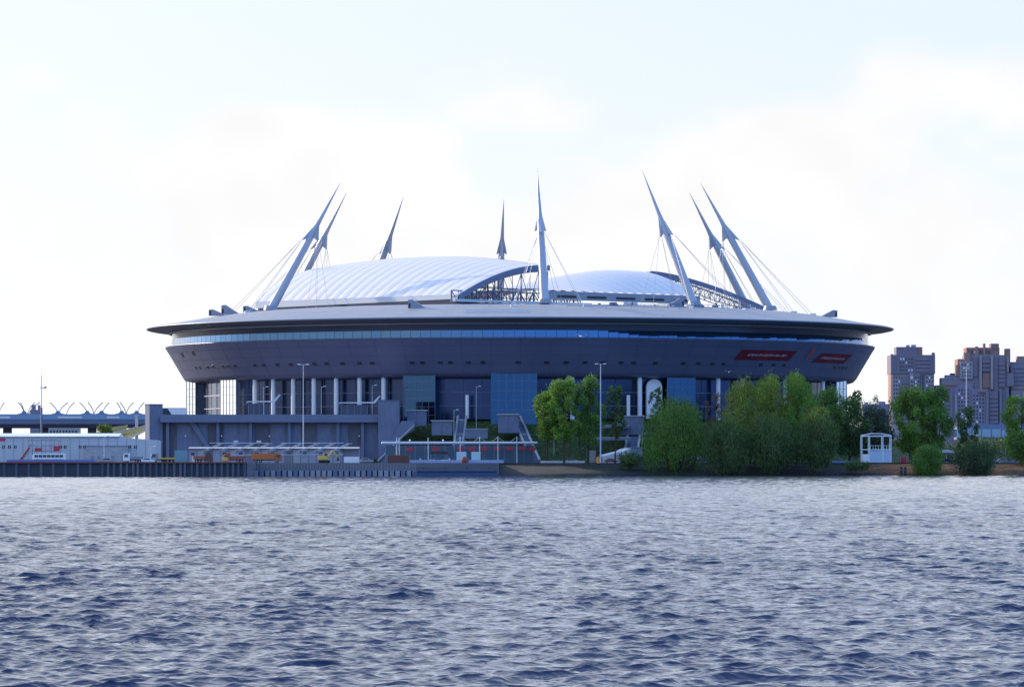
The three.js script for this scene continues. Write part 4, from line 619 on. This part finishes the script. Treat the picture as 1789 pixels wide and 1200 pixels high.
{ const t = lampMast(71.5, 655, 800, 1420, 0, 'tall thin mast with side bracket above the white hall', 0.24); const y = Y(677, 1420) - GROUND; add(t, 'bracket', merge([bar(V(-0.5, y, 0), V(1.6, y - 0.2, 0), 0.12, 5), rbox(0.9, 0.4, 0.5, 0.1, 1.3, y - 0.1, 0)]), m.steel); add(t, 'lower_sleeve', bar(V(0, 0, 0), V(0, Y(712, 1420) - GROUND, 0), 0.4, 8, 0.34), m.steel); }
for (const [px, py, d, lb] of [[181, 762, 1270, 'short lamp post on the quay in front of the white hall'], [376, 678, 1455, 'lamp post on the terrace left of the pale glass tower'], [460, 676, 1455, 'lamp post on the terrace right of the first column'], [561, 675, 1455, 'lamp post on the terrace between the middle columns'], [650, 673, 1455, 'lamp post on the terrace left of the podium end block'], [832, 675, 1455, 'lamp post left of the wide blue glass tower'], [793, 716, 1438, 'lamp post at the top of the broad staircase'], [968, 755, 1402, 'short pale lamp post before the trunks of the tall trees'], [1122, 757, 1420, 'short lamp post beside the left edge of the willow'], [262, 780, 1270, 'short dark post near the right end of the white hall']]) lampMast(px, py, 800, d, 1, lb, 0.13, 'small lamp posts');

// ---------- residential towers far right ----------
{
  const d = 2500;
  function tower(px0, base, label, parts) { const t = thing('apartment_tower', label, 'apartment tower', [X(px0, d), GROUND, -d], 'apartment towers on the right'); for (const [name, a, b, y0, y1, dep, zf, mm] of parts) { const w = M(b - a, d), y = Math.max(0, Y(y1, d) - GROUND), h = Y(y0, d) - GROUND - y; add(t, name, rbox(w, h, dep, 0.12, X((a + b) / 2, d) - X(px0, d), y, zf - dep / 2), mm); } return t; }
  const bays = (a, b, n, y0, y1, zf, mA) => { const o = []; for (let k = 0; k < n; k++) { const p = mix(a, b, (k + 0.5) / n), w = (b - a) / n; o.push(['window_bay', p - w * 0.3, p + w * 0.3, y0, y1, 0.5, zf + 0.12, mA]); } return o; };
  const floors = (a, b, y0, y1, n, zf, mA) => { const o = []; for (let k = 0; k < n; k++) { const y = mix(y0, y1, (k + 0.5) / n); o.push(['balcony_band', a, b, y, y + 2.2, 0.9, zf + 0.5, mA]); } return o; };
  const windows = (a, b, y0, y1, nx, ny, zf) => { const o = []; for (let j = 0; j < ny; j++) for (let i = 0; i < nx; i++) { const p = mix(a, b, (i + 0.5) / nx), w = (b - a) / nx * 0.28, y = mix(y0, y1, (j + 0.5) / ny), h = (y1 - y0) / ny * 0.27; o.push(['window', p - w, p + w, y - h, y + h, 0.3, zf + 0.06, rnd() < 0.12 ? m.lampGlass : m.window]); } return o; };
  const purple = mat(0.21, 0.175, 0.225, 0.8), pink = mat(0.52, 0.32, 0.28, 0.85, 0, { map: tConcrete }), pale = mat(0.50, 0.43, 0.46, 0.85, 0, { map: tConcrete });
  tower(1595, 0, 'dark round topped apartment tower right of the stadium', [
    ['wall', 1559, 1633, 652, 812, 24, 0, pale], ['upper_storeys', 1557, 1634.5, 620, 653, 26, 1.0, purple], ['roof_drum', 1567, 1603, 606, 621, 16, -1, purple], ['roof_house', 1602, 1613, 606, 621, 12, -2, m.brick], ['roof_unit', 1585, 1591, 602.5, 606, 3, -3, m.slate], ['roof_unit', 1594, 1602, 602, 606, 4, -3, m.teal], ['parapet_post', 1629, 1634, 616, 620, 3, 1, purple], ['parapet_post', 1557, 1561, 618.5, 620, 3, 1, purple],
    ['dark_bay', 1575, 1588.5, 657, 812, 2, 0.6, purple], ['dark_bay', 1609, 1617, 653, 812, 2, 0.6, purple], ['pilaster', 1590, 1597, 652, 812, 2.4, 1.2, pale], ['pilaster', 1597.5, 1608, 652, 812, 2.2, 1.0, m.lilac], ['pilaster', 1626, 1628, 622, 653, 1, 1.6, m.lilac], ['pilaster', 1568, 1571, 625, 653, 1, 1.4, m.lilac], ['pilaster', 1597, 1599, 622, 653, 1, 1.4, m.lilac], ['side_strip', 1557.5, 1561, 653, 812, 18, -2, pink],
    ...windows(1561, 1574, 656, 740, 3, 12, 0), ...windows(1590, 1597, 656, 740, 1, 12, 1.2), ...windows(1598, 1608, 656, 740, 2, 12, 1.0), ...windows(1618, 1632, 656, 740, 3, 12, 0), ...windows(1572, 1596, 624, 650, 5, 4, 1.0), ...floors(1575.5, 1588, 664, 760, 14, 0.7, m.lilac), ...bays(1610, 1616, 1, 655, 800, 0.6, m.window), ...floors(1600, 1625, 624, 650, 4, 1.0, m.slate)]);
  tower(1722, 0, 'stepped reddish apartment tower complex with arched crown', [
    ['wall', 1689, 1764, 620, 812, 22, 0, m.lilac], ['crown', 1690, 1748, 607, 622, 16, -2, m.brick], ['crown_block', 1733, 1747, 600, 609, 10, -1.8, m.brick], ['crown_post', 1719, 1723, 600, 622, 4, -0.5, pink], ['crown_post', 1705, 1710, 605, 622, 3, -0.5, pink], ['corner_block', 1758, 1766, 609, 640, 8, 0.5, m.brick], ['side_wing', 1674.5, 1690, 627, 812, 18, -1, pink], ['bay_tower', 1678, 1700, 632, 662, 8, 1.6, pale], ['lantern', 1685, 1696, 616, 632, 6, 0.8, pink],
    ['dark_bay', 1700, 1709, 624, 658, 2, 0.7, purple], ['dark_bay', 1716.5, 1730.5, 623, 650, 2, 0.9, purple], ['brick_panel', 1717, 1730, 652, 678, 2, 1.0, m.brick], ['pilaster', 1712, 1716, 621, 680, 2.4, 1.8, pale], ['pilaster', 1731, 1736, 621, 680, 2.4, 1.8, pale], ['dark_bay', 1737, 1745, 624, 812, 2, 0.8, purple], ['dark_bay', 1746, 1757, 628, 678, 2, 1.0, purple], ['pilaster', 1760, 1763, 622, 650, 2, 1.4, pale], ['side_buttress', 1760, 1772, 652, 675, 6, 0.6, m.lilac],
    ['lower_wing', 1636, 1700, 673, 812, 20, 3, m.slate], ['lower_roof', 1646, 1702, 660, 674, 14, 0.35, m.lilac], ['roof_step', 1654, 1676, 655, 661, 9, -2, m.slate], ['roof_unit', 1662, 1670, 652, 655, 4, -2, m.black], ['red_cornice', 1650, 1672, 671, 674, 3, 3.6, m.brick], ['pilaster', 1661, 1664, 675, 812, 2, 3.8, m.lilac], ['pilaster', 1668, 1672, 690, 725, 1, 4.0, pale],
    ['front_block', 1697, 1725, 680, 812, 6, 4, m.slate], ['pilaster', 1722, 1727, 684, 812, 3, 5.0, m.lilac], ['dark_bay', 1728, 1744, 684, 812, 3, 3.2, purple], ['pilaster', 1746, 1750, 680, 812, 3, 3.8, m.lilac], ['red_cornice', 1709, 1722, 683, 686, 2, 5, m.brick],
    ...windows(1676, 1688, 664, 672, 3, 1, -1), ...windows(1680, 1698, 634, 660, 4, 4, 1.6), ...windows(1640, 1660, 678, 740, 4, 9, 3), ...windows(1673, 1694, 678, 740, 4, 9, 3), ...windows(1699, 1720, 688, 740, 4, 8, 4), ...windows(1692, 1732, 610, 620, 8, 1, -2), ...floors(1717, 1730, 628, 650, 3, 1.2, m.lilac), ...floors(1728, 1744, 690, 770, 11, 3.4, m.slate), ...floors(1746, 1756, 632, 676, 6, 1.2, m.slate)]);
  tower(1785, 0, 'brown apartment block cut by the right edge of the frame', [['wall', 1768, 1840, 632, 812, 22, -4, m.slate], ['roof_house', 1781, 1800, 622, 633, 10, -5, pink], ['band', 1768, 1840, 676, 680, 2, -3.4, pink], ['wall', 1768, 1840, 682, 812, 4, -1.5, m.slate], ...floors(1772, 1838, 638, 674, 5, -4, m.lilac)]);
  const lo = thing('low_block', 'dark low flat roofed block between the stadium and the round topped tower', 'building', [X(1530, 1900), GROUND, -1900]); add(lo, 'wall', rbox(M(46, 1900), Y(706, 1900) - GROUND, 12, 0.1), m.slate); add(lo, 'roof_unit', box(3, 1.2, 3, 3, Y(706, 1900) - GROUND, 0), m.slate); add(lo, 'roof_unit', box(1.4, 0.9, 2, -4, Y(706, 1900) - GROUND, 0), m.slate);
  const v = thing('viaduct', 'blue grey road bridge deck at the foot of the reddish towers', 'bridge', [X(1730, 1700), GROUND, -1700]), hw = M(120, 1700), hh = (py) => Y(py, 1700) - GROUND; add(v, 'deck', box(hw, hh(741) - hh(750), 12, 0, hh(750), 0), mat(0.22, 0.26, 0.38, 0.8)); add(v, 'glass_parapet', box(hw, hh(750) - hh(764), 0.3, 0, hh(764), 6.4), mat(0.30, 0.42, 0.52, 0.2, 0.3)); add(v, 'lower_beam', rbox(hw, hh(764) - hh(768), 12, 0.1, 0, hh(768), 0), m.lilac); for (let k = 0; k < 7; k++) add(v, 'mullion', box(0.35, hh(750) - hh(764), 0.4, (k - 3) * hw / 7, hh(764), 6.6), m.lilac); for (const x of [-9, 9]) add(v, 'pier_column', box(5, hh(768), 5, x, 0, 0), mat(0.2, 0.22, 0.34, 0.85));
}

// ---------- trees ----------
const leafMats = {};
function leafMat(key, c) { return leafMats[key] ??= new THREE.MeshPhysicalMaterial({ color: lin(1, 1, 1), vertexColors: true, roughness: 0.85, transmission: 0.4, thickness: 0, side: THREE.DoubleSide }); }
function crownGeo(lobes, n, size, c, kind) {
  const pos = new Float32Array(n * 12), nor = new Float32Array(n * 12), col = new Float32Array(n * 12), ix = new Uint32Array(n * 6), tot = lobes.reduce((s, l) => s + l[3] * l[4], 0);
  let q = 0; const a = V(), b = V(), cc = V(), nn = V();
  for (const [x, y, z, rw, rh] of lobes) {
    const k = Math.round(n * rw * rh / tot), tone = rr(0.8, 1.2), hue = rr(-0.12, 0.12);
    for (let i = 0; i < k && q < n; i++) {
      const th = rr(0, 6.283), ph = Math.acos(rr(-1, 1)), rad = Math.pow(rnd(), 0.45) * (rnd() < 0.2 ? rr(1.0, 1.6) : rr(0.85, 1.15));
      const dx = Math.sin(ph) * Math.cos(th), dy = Math.cos(ph), dz = Math.sin(ph) * Math.sin(th);
      cc.set(x + dx * rw * rad, y + dy * rh * rad, z + dz * rw * rad);
      if (kind === 'willow') { a.set(rr(-1, 1), rr(-0.2, 0.2), rr(-1, 1)).normalize().multiplyScalar(size * rr(0.25, 0.45)); b.set(dx * 0.35 + rr(-0.25, 0.25), -1, dz * 0.35 + rr(-0.25, 0.25)).normalize().multiplyScalar(size * rr(0.8, 1.7)); }
      else { a.set(rr(-1, 1), rr(-1, 1), rr(-1, 1)).normalize(); b.set(rr(-1, 1), rr(-1, 1), rr(-1, 1)).normalize(); b.addScaledVector(a, -a.dot(b)).normalize(); const s = size * rr(0.55, 1.1); a.multiplyScalar(s * 0.75); b.multiplyScalar(s); }
      nn.crossVectors(b, a).normalize();
      const f = [[-a.x, -a.y, -a.z], [b.x * 0.9, b.y * 0.9, b.z * 0.9], [a.x, a.y, a.z], [-b.x, -b.y, -b.z]], t = tone * rr(0.65, 1.35), hv = hue + rr(-0.1, 0.1);
      for (let v = 0; v < 4; v++) { const o = (q * 4 + v) * 3; pos[o] = cc.x + f[v][0] * 0.5; pos[o + 1] = cc.y + f[v][1] * 0.5; pos[o + 2] = cc.z + f[v][2] * 0.5; nor[o] = nn.x; nor[o + 1] = nn.y; nor[o + 2] = nn.z; col[o] = c[0] * t * (1 + hv); col[o + 1] = c[1] * t; col[o + 2] = c[2] * t * (1 - hv); }
      ix.set([q * 4, q * 4 + 1, q * 4 + 2, q * 4, q * 4 + 2, q * 4 + 3], q * 6); q++;
    }
  }
  const g = new THREE.BufferGeometry(); g.setAttribute('position', new THREE.BufferAttribute(pos.slice(0, q * 12), 3)); g.setAttribute('normal', new THREE.BufferAttribute(nor.slice(0, q * 12), 3)); g.setAttribute('color', new THREE.BufferAttribute(col.slice(0, q * 12), 3)); g.setIndex(new THREE.BufferAttribute(ix.slice(0, q * 6), 1)); return g;
}
function tree(name, label, o) {   // o: l, r, top, bot (crown, photo px), d, n leaves, c colour, kind, group, ground, lobes
  const d = o.d, gy = o.gy ?? GROUND, x0 = X((o.l + o.r) / 2, d), t = thing(name, label, o.cat ?? 'tree', [x0, gy, -d], o.group);
  const W = M(o.r - o.l, d) / 2 * (o.sparse ? 1.0 : 1.1), yT = Y(o.top, d) - gy, yB = Math.max(0.2, Y(o.bot, d) - gy), Hh = (yT - yB) / 2, yc = (yT + yB) / 2, lobes = [], K = Math.round((o.lobes ?? 16) * 1.9);
  for (let k = 0; k < K; k++) {
    const f = (k + 0.5) / K, e = (f * 2 - 1) * 0.86, prof = o.prof ? o.prof(f) : Math.sqrt(Math.max(0.1, 1 - e * e * 0.9)), an = k * 2.4 + rr(-0.6, 0.6), lr = Math.max(0.7, W * rr(0.20, 0.36) * (o.sparse ? 0.8 : 1));
    const rad = Math.max(0, W * prof - lr * 0.9) * (k % 3 ? rr(0.75, 1.0) : rr(0.1, 0.7));
    lobes.push([Math.cos(an) * rad, Math.min(yT - lr * 0.7, Math.max(yB + lr * 0.5, yc + e * Hh)), Math.sin(an) * rad, lr, lr * rr(0.8, 1.2) * (o.kind === 'willow' ? 1.35 : 1)]);
  }
  const trunkR = o.tr ?? Math.max(0.14, W * 0.05), top = yc + Hh * 0.55, tg = [bar(V(0, -0.5, 0), V(rr(-0.4, 0.4), yc * 0.6, 0), trunkR, 8, trunkR * 0.72), bar(V(0, yc * 0.6, 0), V(rr(-0.5, 0.5), top, rr(-0.5, 0.5)), trunkR * 0.72, 7, trunkR * 0.2)];
  if (o.stems) for (let k = 0; k < o.stems; k++) { const sx = rr(-0.8, 0.8) * W; tg.push(bar(V(sx * 0.55, -0.5, rr(-1, 1)), V(sx, yc, rr(-2, 2)), trunkR * 0.7, 6, trunkR * 0.25)); }
  add(t, 'trunk', merge(tg), o.birch ? m.birch : m.bark);
  const lg = []; for (let k = 0; k < K; k += 2) { const l = lobes[k], y0 = Math.max(0.5, Math.min(top * 0.9, l[1] - Math.hypot(l[0], l[2]) * 0.8)); lg.push(bar(V(0, y0, 0), V(l[0], l[1], l[2]), trunkR * 0.38, 5, trunkR * 0.1)); }
  add(t, 'limbs', merge(lg), o.birch ? m.birch : m.bark);
  add(t, 'crown', crownGeo(lobes, Math.round((o.n ?? 3600) * (o.sparse ? 1 : 1.35)), o.size ?? 0.75, o.c ?? [0.055, 0.11, 0.022], o.kind), leafMat(o.kind ?? 'leaf'));
  return t;
}
const G1 = [0.155, 0.29, 0.012], G2 = [0.11, 0.235, 0.015], G3 = [0.215, 0.28, 0.012], G4 = [0.085, 0.15, 0.022], G5 = [0.14, 0.09, 0.06], GY = [0.26, 0.30, 0.03];
const tg = 'trees along the right bank';
tree('tall_tree', 'leftmost green tree of the central clump beside the blue glass tower', { l: 928, r: 984, top: 680, bot: 768, d: 1402, c: G1, n: 4200, group: 'central trees', stems: 2 });
tree('tall_tree', 'bright green tall tree left of the pale column in the central clump', { l: 954, r: 1016, top: 658, bot: 776, d: 1398, c: G1, n: 5600, group: 'central trees', stems: 2 });
tree('tall_tree', 'round topped tall tree left of the central lamp mast', { l: 994, r: 1060, top: 655, bot: 778, d: 1404, c: G2, n: 5600, group: 'central trees', stems: 2 });
tree('tall_tree', 'thin darker tree right of the central lamp mast', { l: 1052, r: 1098, top: 670, bot: 772, d: 1410, c: G4, n: 2600, sparse: true, group: 'central trees' });
tree('young_tree', 'small dark conical tree in front of the arched panel', { l: 1131, r: 1163, top: 674, bot: 740, d: 1436, c: G4, n: 1500, sparse: true, size: 0.65, group: tg });
tree('willow_tree', 'wide rounded willow at the left end of the tree bank', { l: 1121, r: 1240, top: 707, bot: 818, d: 1404, gy: 2.2, c: G2, n: 12500, kind: 'willow', lobes: 30, stems: 6, group: tg, prof: (f) => 0.62 + 0.5 * Math.sqrt(Math.max(0, 1 - Math.pow(Math.max(0, f * 1.5 - 0.5), 2))) - 0.1 });
tree('budding_tree', 'sparse reddish brown tree rising behind the wide willow', { l: 1225, r: 1276, top: 682, bot: 790, d: 1424, c: G5, n: 2400, sparse: true, size: 0.6, group: tg });
tree('willow_tree', 'yellow green drooping willow with reddish twigs in the tree bank', { l: 1256, r: 1342, top: 666, bot: 800, d: 1412, c: G3, n: 8500, kind: 'willow', lobes: 24, stems: 4, group: tg });
tree('willow_tree', 'tallest yellow green willow below the left end of the long banner', { l: 1306, r: 1390, top: 658, bot: 800, d: 1416, c: G3, n: 8500, kind: 'willow', lobes: 24, stems: 4, group: tg });
tree('willow_tree', 'slender green willow below the right end of the long banner', { l: 1356, r: 1430, top: 652, bot: 798, d: 1418, c: G1, n: 9000, kind: 'willow', lobes: 22, stems: 3, group: tg });
tree('willow_tree', 'dark multi stemmed willow bush right of the wide willow', { l: 1222, r: 1318, top: 738, bot: 816, d: 1398, gy: 2.6, c: G4, n: 8000, kind: 'willow', lobes: 24, stems: 7, group: tg });
tree('willow_tree', 'dark spreading willow bush in the middle of the tree bank', { l: 1295, r: 1402, top: 732, bot: 814, d: 1400, gy: 2.8, c: G4, n: 9000, kind: 'willow', lobes: 26, stems: 7, group: tg });
tree('willow_tree', 'very dark rounded bush at the right end of the tree bank', { l: 1385, r: 1468, top: 736, bot: 812, d: 1402, gy: 3.0, c: G4, n: 8500, kind: 'willow', lobes: 24, stems: 5, group: tg });
tree('yellow_tree', 'light yellow green tree crown above the very dark bush', { l: 1402, r: 1456, top: 712, bot: 770, d: 1407, c: GY, n: 3200, group: tg });
tree('green_tree', 'green tree below the shorter red banner', { l: 1404, r: 1482, top: 676, bot: 796, d: 1436, c: G2, n: 8000, group: tg });
tree('green_tree', 'dark green tree touching the right end of the stadium', { l: 1446, r: 1524, top: 696, bot: 800, d: 1442, c: G4, n: 7500, group: tg });
tree('small_tree', 'small round crowned tree standing against the sky right of the stadium', { l: 1484, r: 1509, top: 681, bot: 712, d: 1470, c: G4, n: 700, sparse: true, size: 0.8, lobes: 9, group: tg });
tree('small_tree', 'thin see through tree against the sky left of the round topped tower', { l: 1511, r: 1548, top: 688, bot: 760, d: 1478, c: G4, n: 700, sparse: true, size: 0.55, group: tg });
tree('small_tree', 'sparse slim sapling at the left edge of the round topped tower', { l: 1549, r: 1563, top: 694, bot: 770, d: 1476, c: G4, n: 350, sparse: true, size: 0.5, lobes: 8, group: tg });
tree('green_tree', 'blue green tree behind the white pavilion', { l: 1490, r: 1566, top: 712, bot: 800, d: 1446, c: [0.045, 0.085, 0.03], n: 5600, group: tg });
tree('green_tree', 'left half of the big bright tree pair before the round topped tower', { l: 1556, r: 1630, top: 675, bot: 796, d: 1450, c: G1, n: 8500, stems: 2, group: tg });
tree('green_tree', 'right half of the big bright tree pair before the round topped tower', { l: 1598, r: 1670, top: 673, bot: 796, d: 1454, c: G2, n: 8500, stems: 2, group: tg });
tree('dark_tree', 'thin dark tree in front of the floodlight mast', { l: 1666, r: 1714, top: 704, bot: 798, d: 1446, c: G4, n: 3000, sparse: true, group: tg });
tree('green_tree', 'bright green tree at the right edge of the frame', { l: 1749, r: 1822, top: 687, bot: 785, d: 1440, c: G1, n: 6500, group: tg });
tree('green_tree', 'lower rounded tree in front of the tree at the right edge', { l: 1755, r: 1835, top: 752, bot: 805, d: 1418, c: G2, n: 6000, group: tg });
tree('shore_bush', 'round green bush at the water edge right of the mooring posts', { l: 1587, r: 1652, top: 782, bot: 829, d: 1398, gy: 0.2, c: G2, n: 6000, kind: 'willow', size: 0.7, lobes: 20, stems: 5, cat: 'bush', group: 'shore bushes' });
tree('shore_bush', 'broad green bush at the water edge left of the bare clay bank', { l: 1666, r: 1744, top: 778, bot: 829, d: 1398, gy: 0.2, c: [0.05, 0.10, 0.02], n: 7000, kind: 'willow', size: 0.7, lobes: 22, stems: 5, cat: 'bush', group: 'shore bushes' });
tree('shore_bush', 'low dark shrub right of the white tent', { l: 1075, r: 1128, top: 793, bot: 815, d: 1398, gy: 2.6, c: G4, n: 2400, size: 0.6, cat: 'bush', lobes: 12, group: 'low shrubs' });
tree('shore_bush', 'low dark shrub on the bank left of the pavilion', { l: 1470, r: 1520, top: 806, bot: 822, d: 1400, gy: 1.8, c: G4, n: 1800, size: 0.55, cat: 'bush', lobes: 12, group: 'low shrubs' });
tree('slope_bush', 'sunlit round bush on the green embankment behind the white hall', { l: 165, r: 196, top: 743, bot: 763, d: 1575, c: [0.2, 0.28, 0.02], n: 1800, size: 0.6, cat: 'bush', lobes: 10, group: 'low shrubs' });
{ // a distant belt of trees that reads as one dark mass behind everything
  const lobes = []; for (let k = 0; k < 60; k++) lobes.push([X(1440 + k * 7, 1640), GROUND + rr(2.5, 7.5), -1640 - rr(0, 14), rr(4, 6), rr(3, 5)]);
  const o = add(scene, numbered('tree_belt'), crownGeo(lobes, 14000, 1.0, G4, 'leaf'), leafMat('leaf')); o.userData = { kind: 'stuff', label: 'distant dark belt of trees below the apartment towers', category: 'tree belt' };
}

// ---------- gulls and people ----------
function gull(px, py, d, s, label, turn) {
  const g = thing('gull', label, 'gull', [X(px, d), Y(py, d), -d], 'flying gulls', turn);
  add(g, 'body', new THREE.SphereGeometry(0.5, 12, 8).scale(1.5 * s, 0.42 * s, 0.42 * s), m.fur);
  for (const k of [-1, 1]) { const w = grid(6, 3, (u, v) => V((v - 0.5) * 0.55 * s * (1 - u * 0.75) - u * 0.3 * s, (Math.sin(u * 2.4) * 0.42 + 0.04 * (1 - Math.abs(v - 0.5))) * s, k * (0.1 + u * 1.25) * s)); add(g, 'wing', w, m.fur); }
  add(g, 'tail', new THREE.ConeGeometry(0.22 * s, 0.5 * s, 6).rotateZ(Math.PI / 2).translate(-0.85 * s, 0, 0), m.fur); add(g, 'beak', new THREE.ConeGeometry(0.07 * s, 0.25 * s, 6).rotateZ(-Math.PI / 2).translate(0.85 * s, 0, 0), m.yellow);
}
gull(1016, 588, 900, 1.05, 'white gull gliding before the middle of the hull', 1.2);
gull(1274, 650, 900, 0.62, 'small white gull with raised wings above the willows', 1.5);
function person(px, d, top, legs, label) {
  const p = thing('person', label, 'person', [X(px, d), GROUND, -d], 'people below the walkway'), R = 44, mc = new MarchingCubes(R, new THREE.MeshBasicMaterial(), false, false, 60000); mc.isolation = 0;
  const J = [[0, 0.93, 0, 0.15], [0, 1.38, 0, 0.16], [0, 1.52, 0, 0.065], [0, 1.63, 0.01, 0.105]], bones = [[J[0], J[1]], [J[1], J[2]], [J[2], [0, 1.70, 0.01, 0.098]]];
  for (const s of [-1, 1]) bones.push([[s * 0.1, 0.9, 0, 0.11], [s * 0.12, 0.48, 0.03, 0.075]], [[s * 0.12, 0.48, 0.03, 0.075], [s * 0.13, 0.08, 0, 0.05]], [[s * 0.13, 0.05, 0, 0.05], [s * 0.14, 0.04, 0.16, 0.04]], [[s * 0.19, 1.4, 0, 0.075], [s * 0.27, 1.12, 0, 0.052]], [[s * 0.27, 1.12, 0, 0.05], [s * 0.28, 0.86, 0.08, 0.04]]);
  const S = 1.9; let i = 0;
  for (let z = 0; z < R; z++) for (let y = 0; y < R; y++) for (let x = 0; x < R; x++) { const wx = (x / R * 2 - 1) * S / 2, wy = (y / R * 2 - 1) * S / 2 + 0.9, wz = (z / R * 2 - 1) * S / 2; let dd = 1e3; for (const [a, b] of bones) { const ab = [b[0] - a[0], b[1] - a[1], b[2] - a[2]], t = Math.max(0, Math.min(1, ((wx - a[0]) * ab[0] + (wy - a[1]) * ab[1] + (wz - a[2]) * ab[2]) / (ab[0] ** 2 + ab[1] ** 2 + ab[2] ** 2))), q = Math.hypot(wx - a[0] - ab[0] * t, wy - a[1] - ab[1] * t, wz - a[2] - ab[2] * t) - mix(a[3], b[3], t), k = 0.05, h = Math.max(k - Math.abs(dd - q), 0) / k; dd = Math.min(dd, q) - h * h * k / 4; } mc.field[i++] = -dd; }
  mc.update(); const n = mc.count, g = new THREE.BufferGeometry(), src = mc.positionArray, pa = new Float32Array(n * 3), ca = new Float32Array(n * 3);
  for (let v = 0; v < n; v++) { const x = src[v * 3] * S / 2, y = src[v * 3 + 1] * S / 2 + 0.9, z = src[v * 3 + 2] * S / 2; pa.set([x, y, z], v * 3); ca.set(y > 1.52 ? (y > 1.66 ? [0.04, 0.03, 0.02] : [0.45, 0.28, 0.2]) : y > 0.92 ? top : legs, v * 3); }
  g.setAttribute('position', new THREE.BufferAttribute(pa, 3)); g.setAttribute('color', new THREE.BufferAttribute(ca, 3)); g.computeVertexNormals();
  add(p, 'body', g, new THREE.MeshStandardMaterial({ vertexColors: true, roughness: 0.85 }));
}
person(768.5, 1388, [0.02, 0.02, 0.03], [0.02, 0.02, 0.03], 'person in dark clothes standing before the sunlit counter');
person(762.5, 1388, [0.05, 0.05, 0.08], [0.03, 0.03, 0.05], 'person in dark blue standing left of the person in black');
person(785, 1388, [0.55, 0.56, 0.58], [0.06, 0.06, 0.08], 'person in a white top right of the dark awning');
person(734, 1388, [0.60, 0.40, 0.42], [0.5, 0.5, 0.5], 'person in a pink top left of the sunlit counter');

renderer.render(scene, camera);
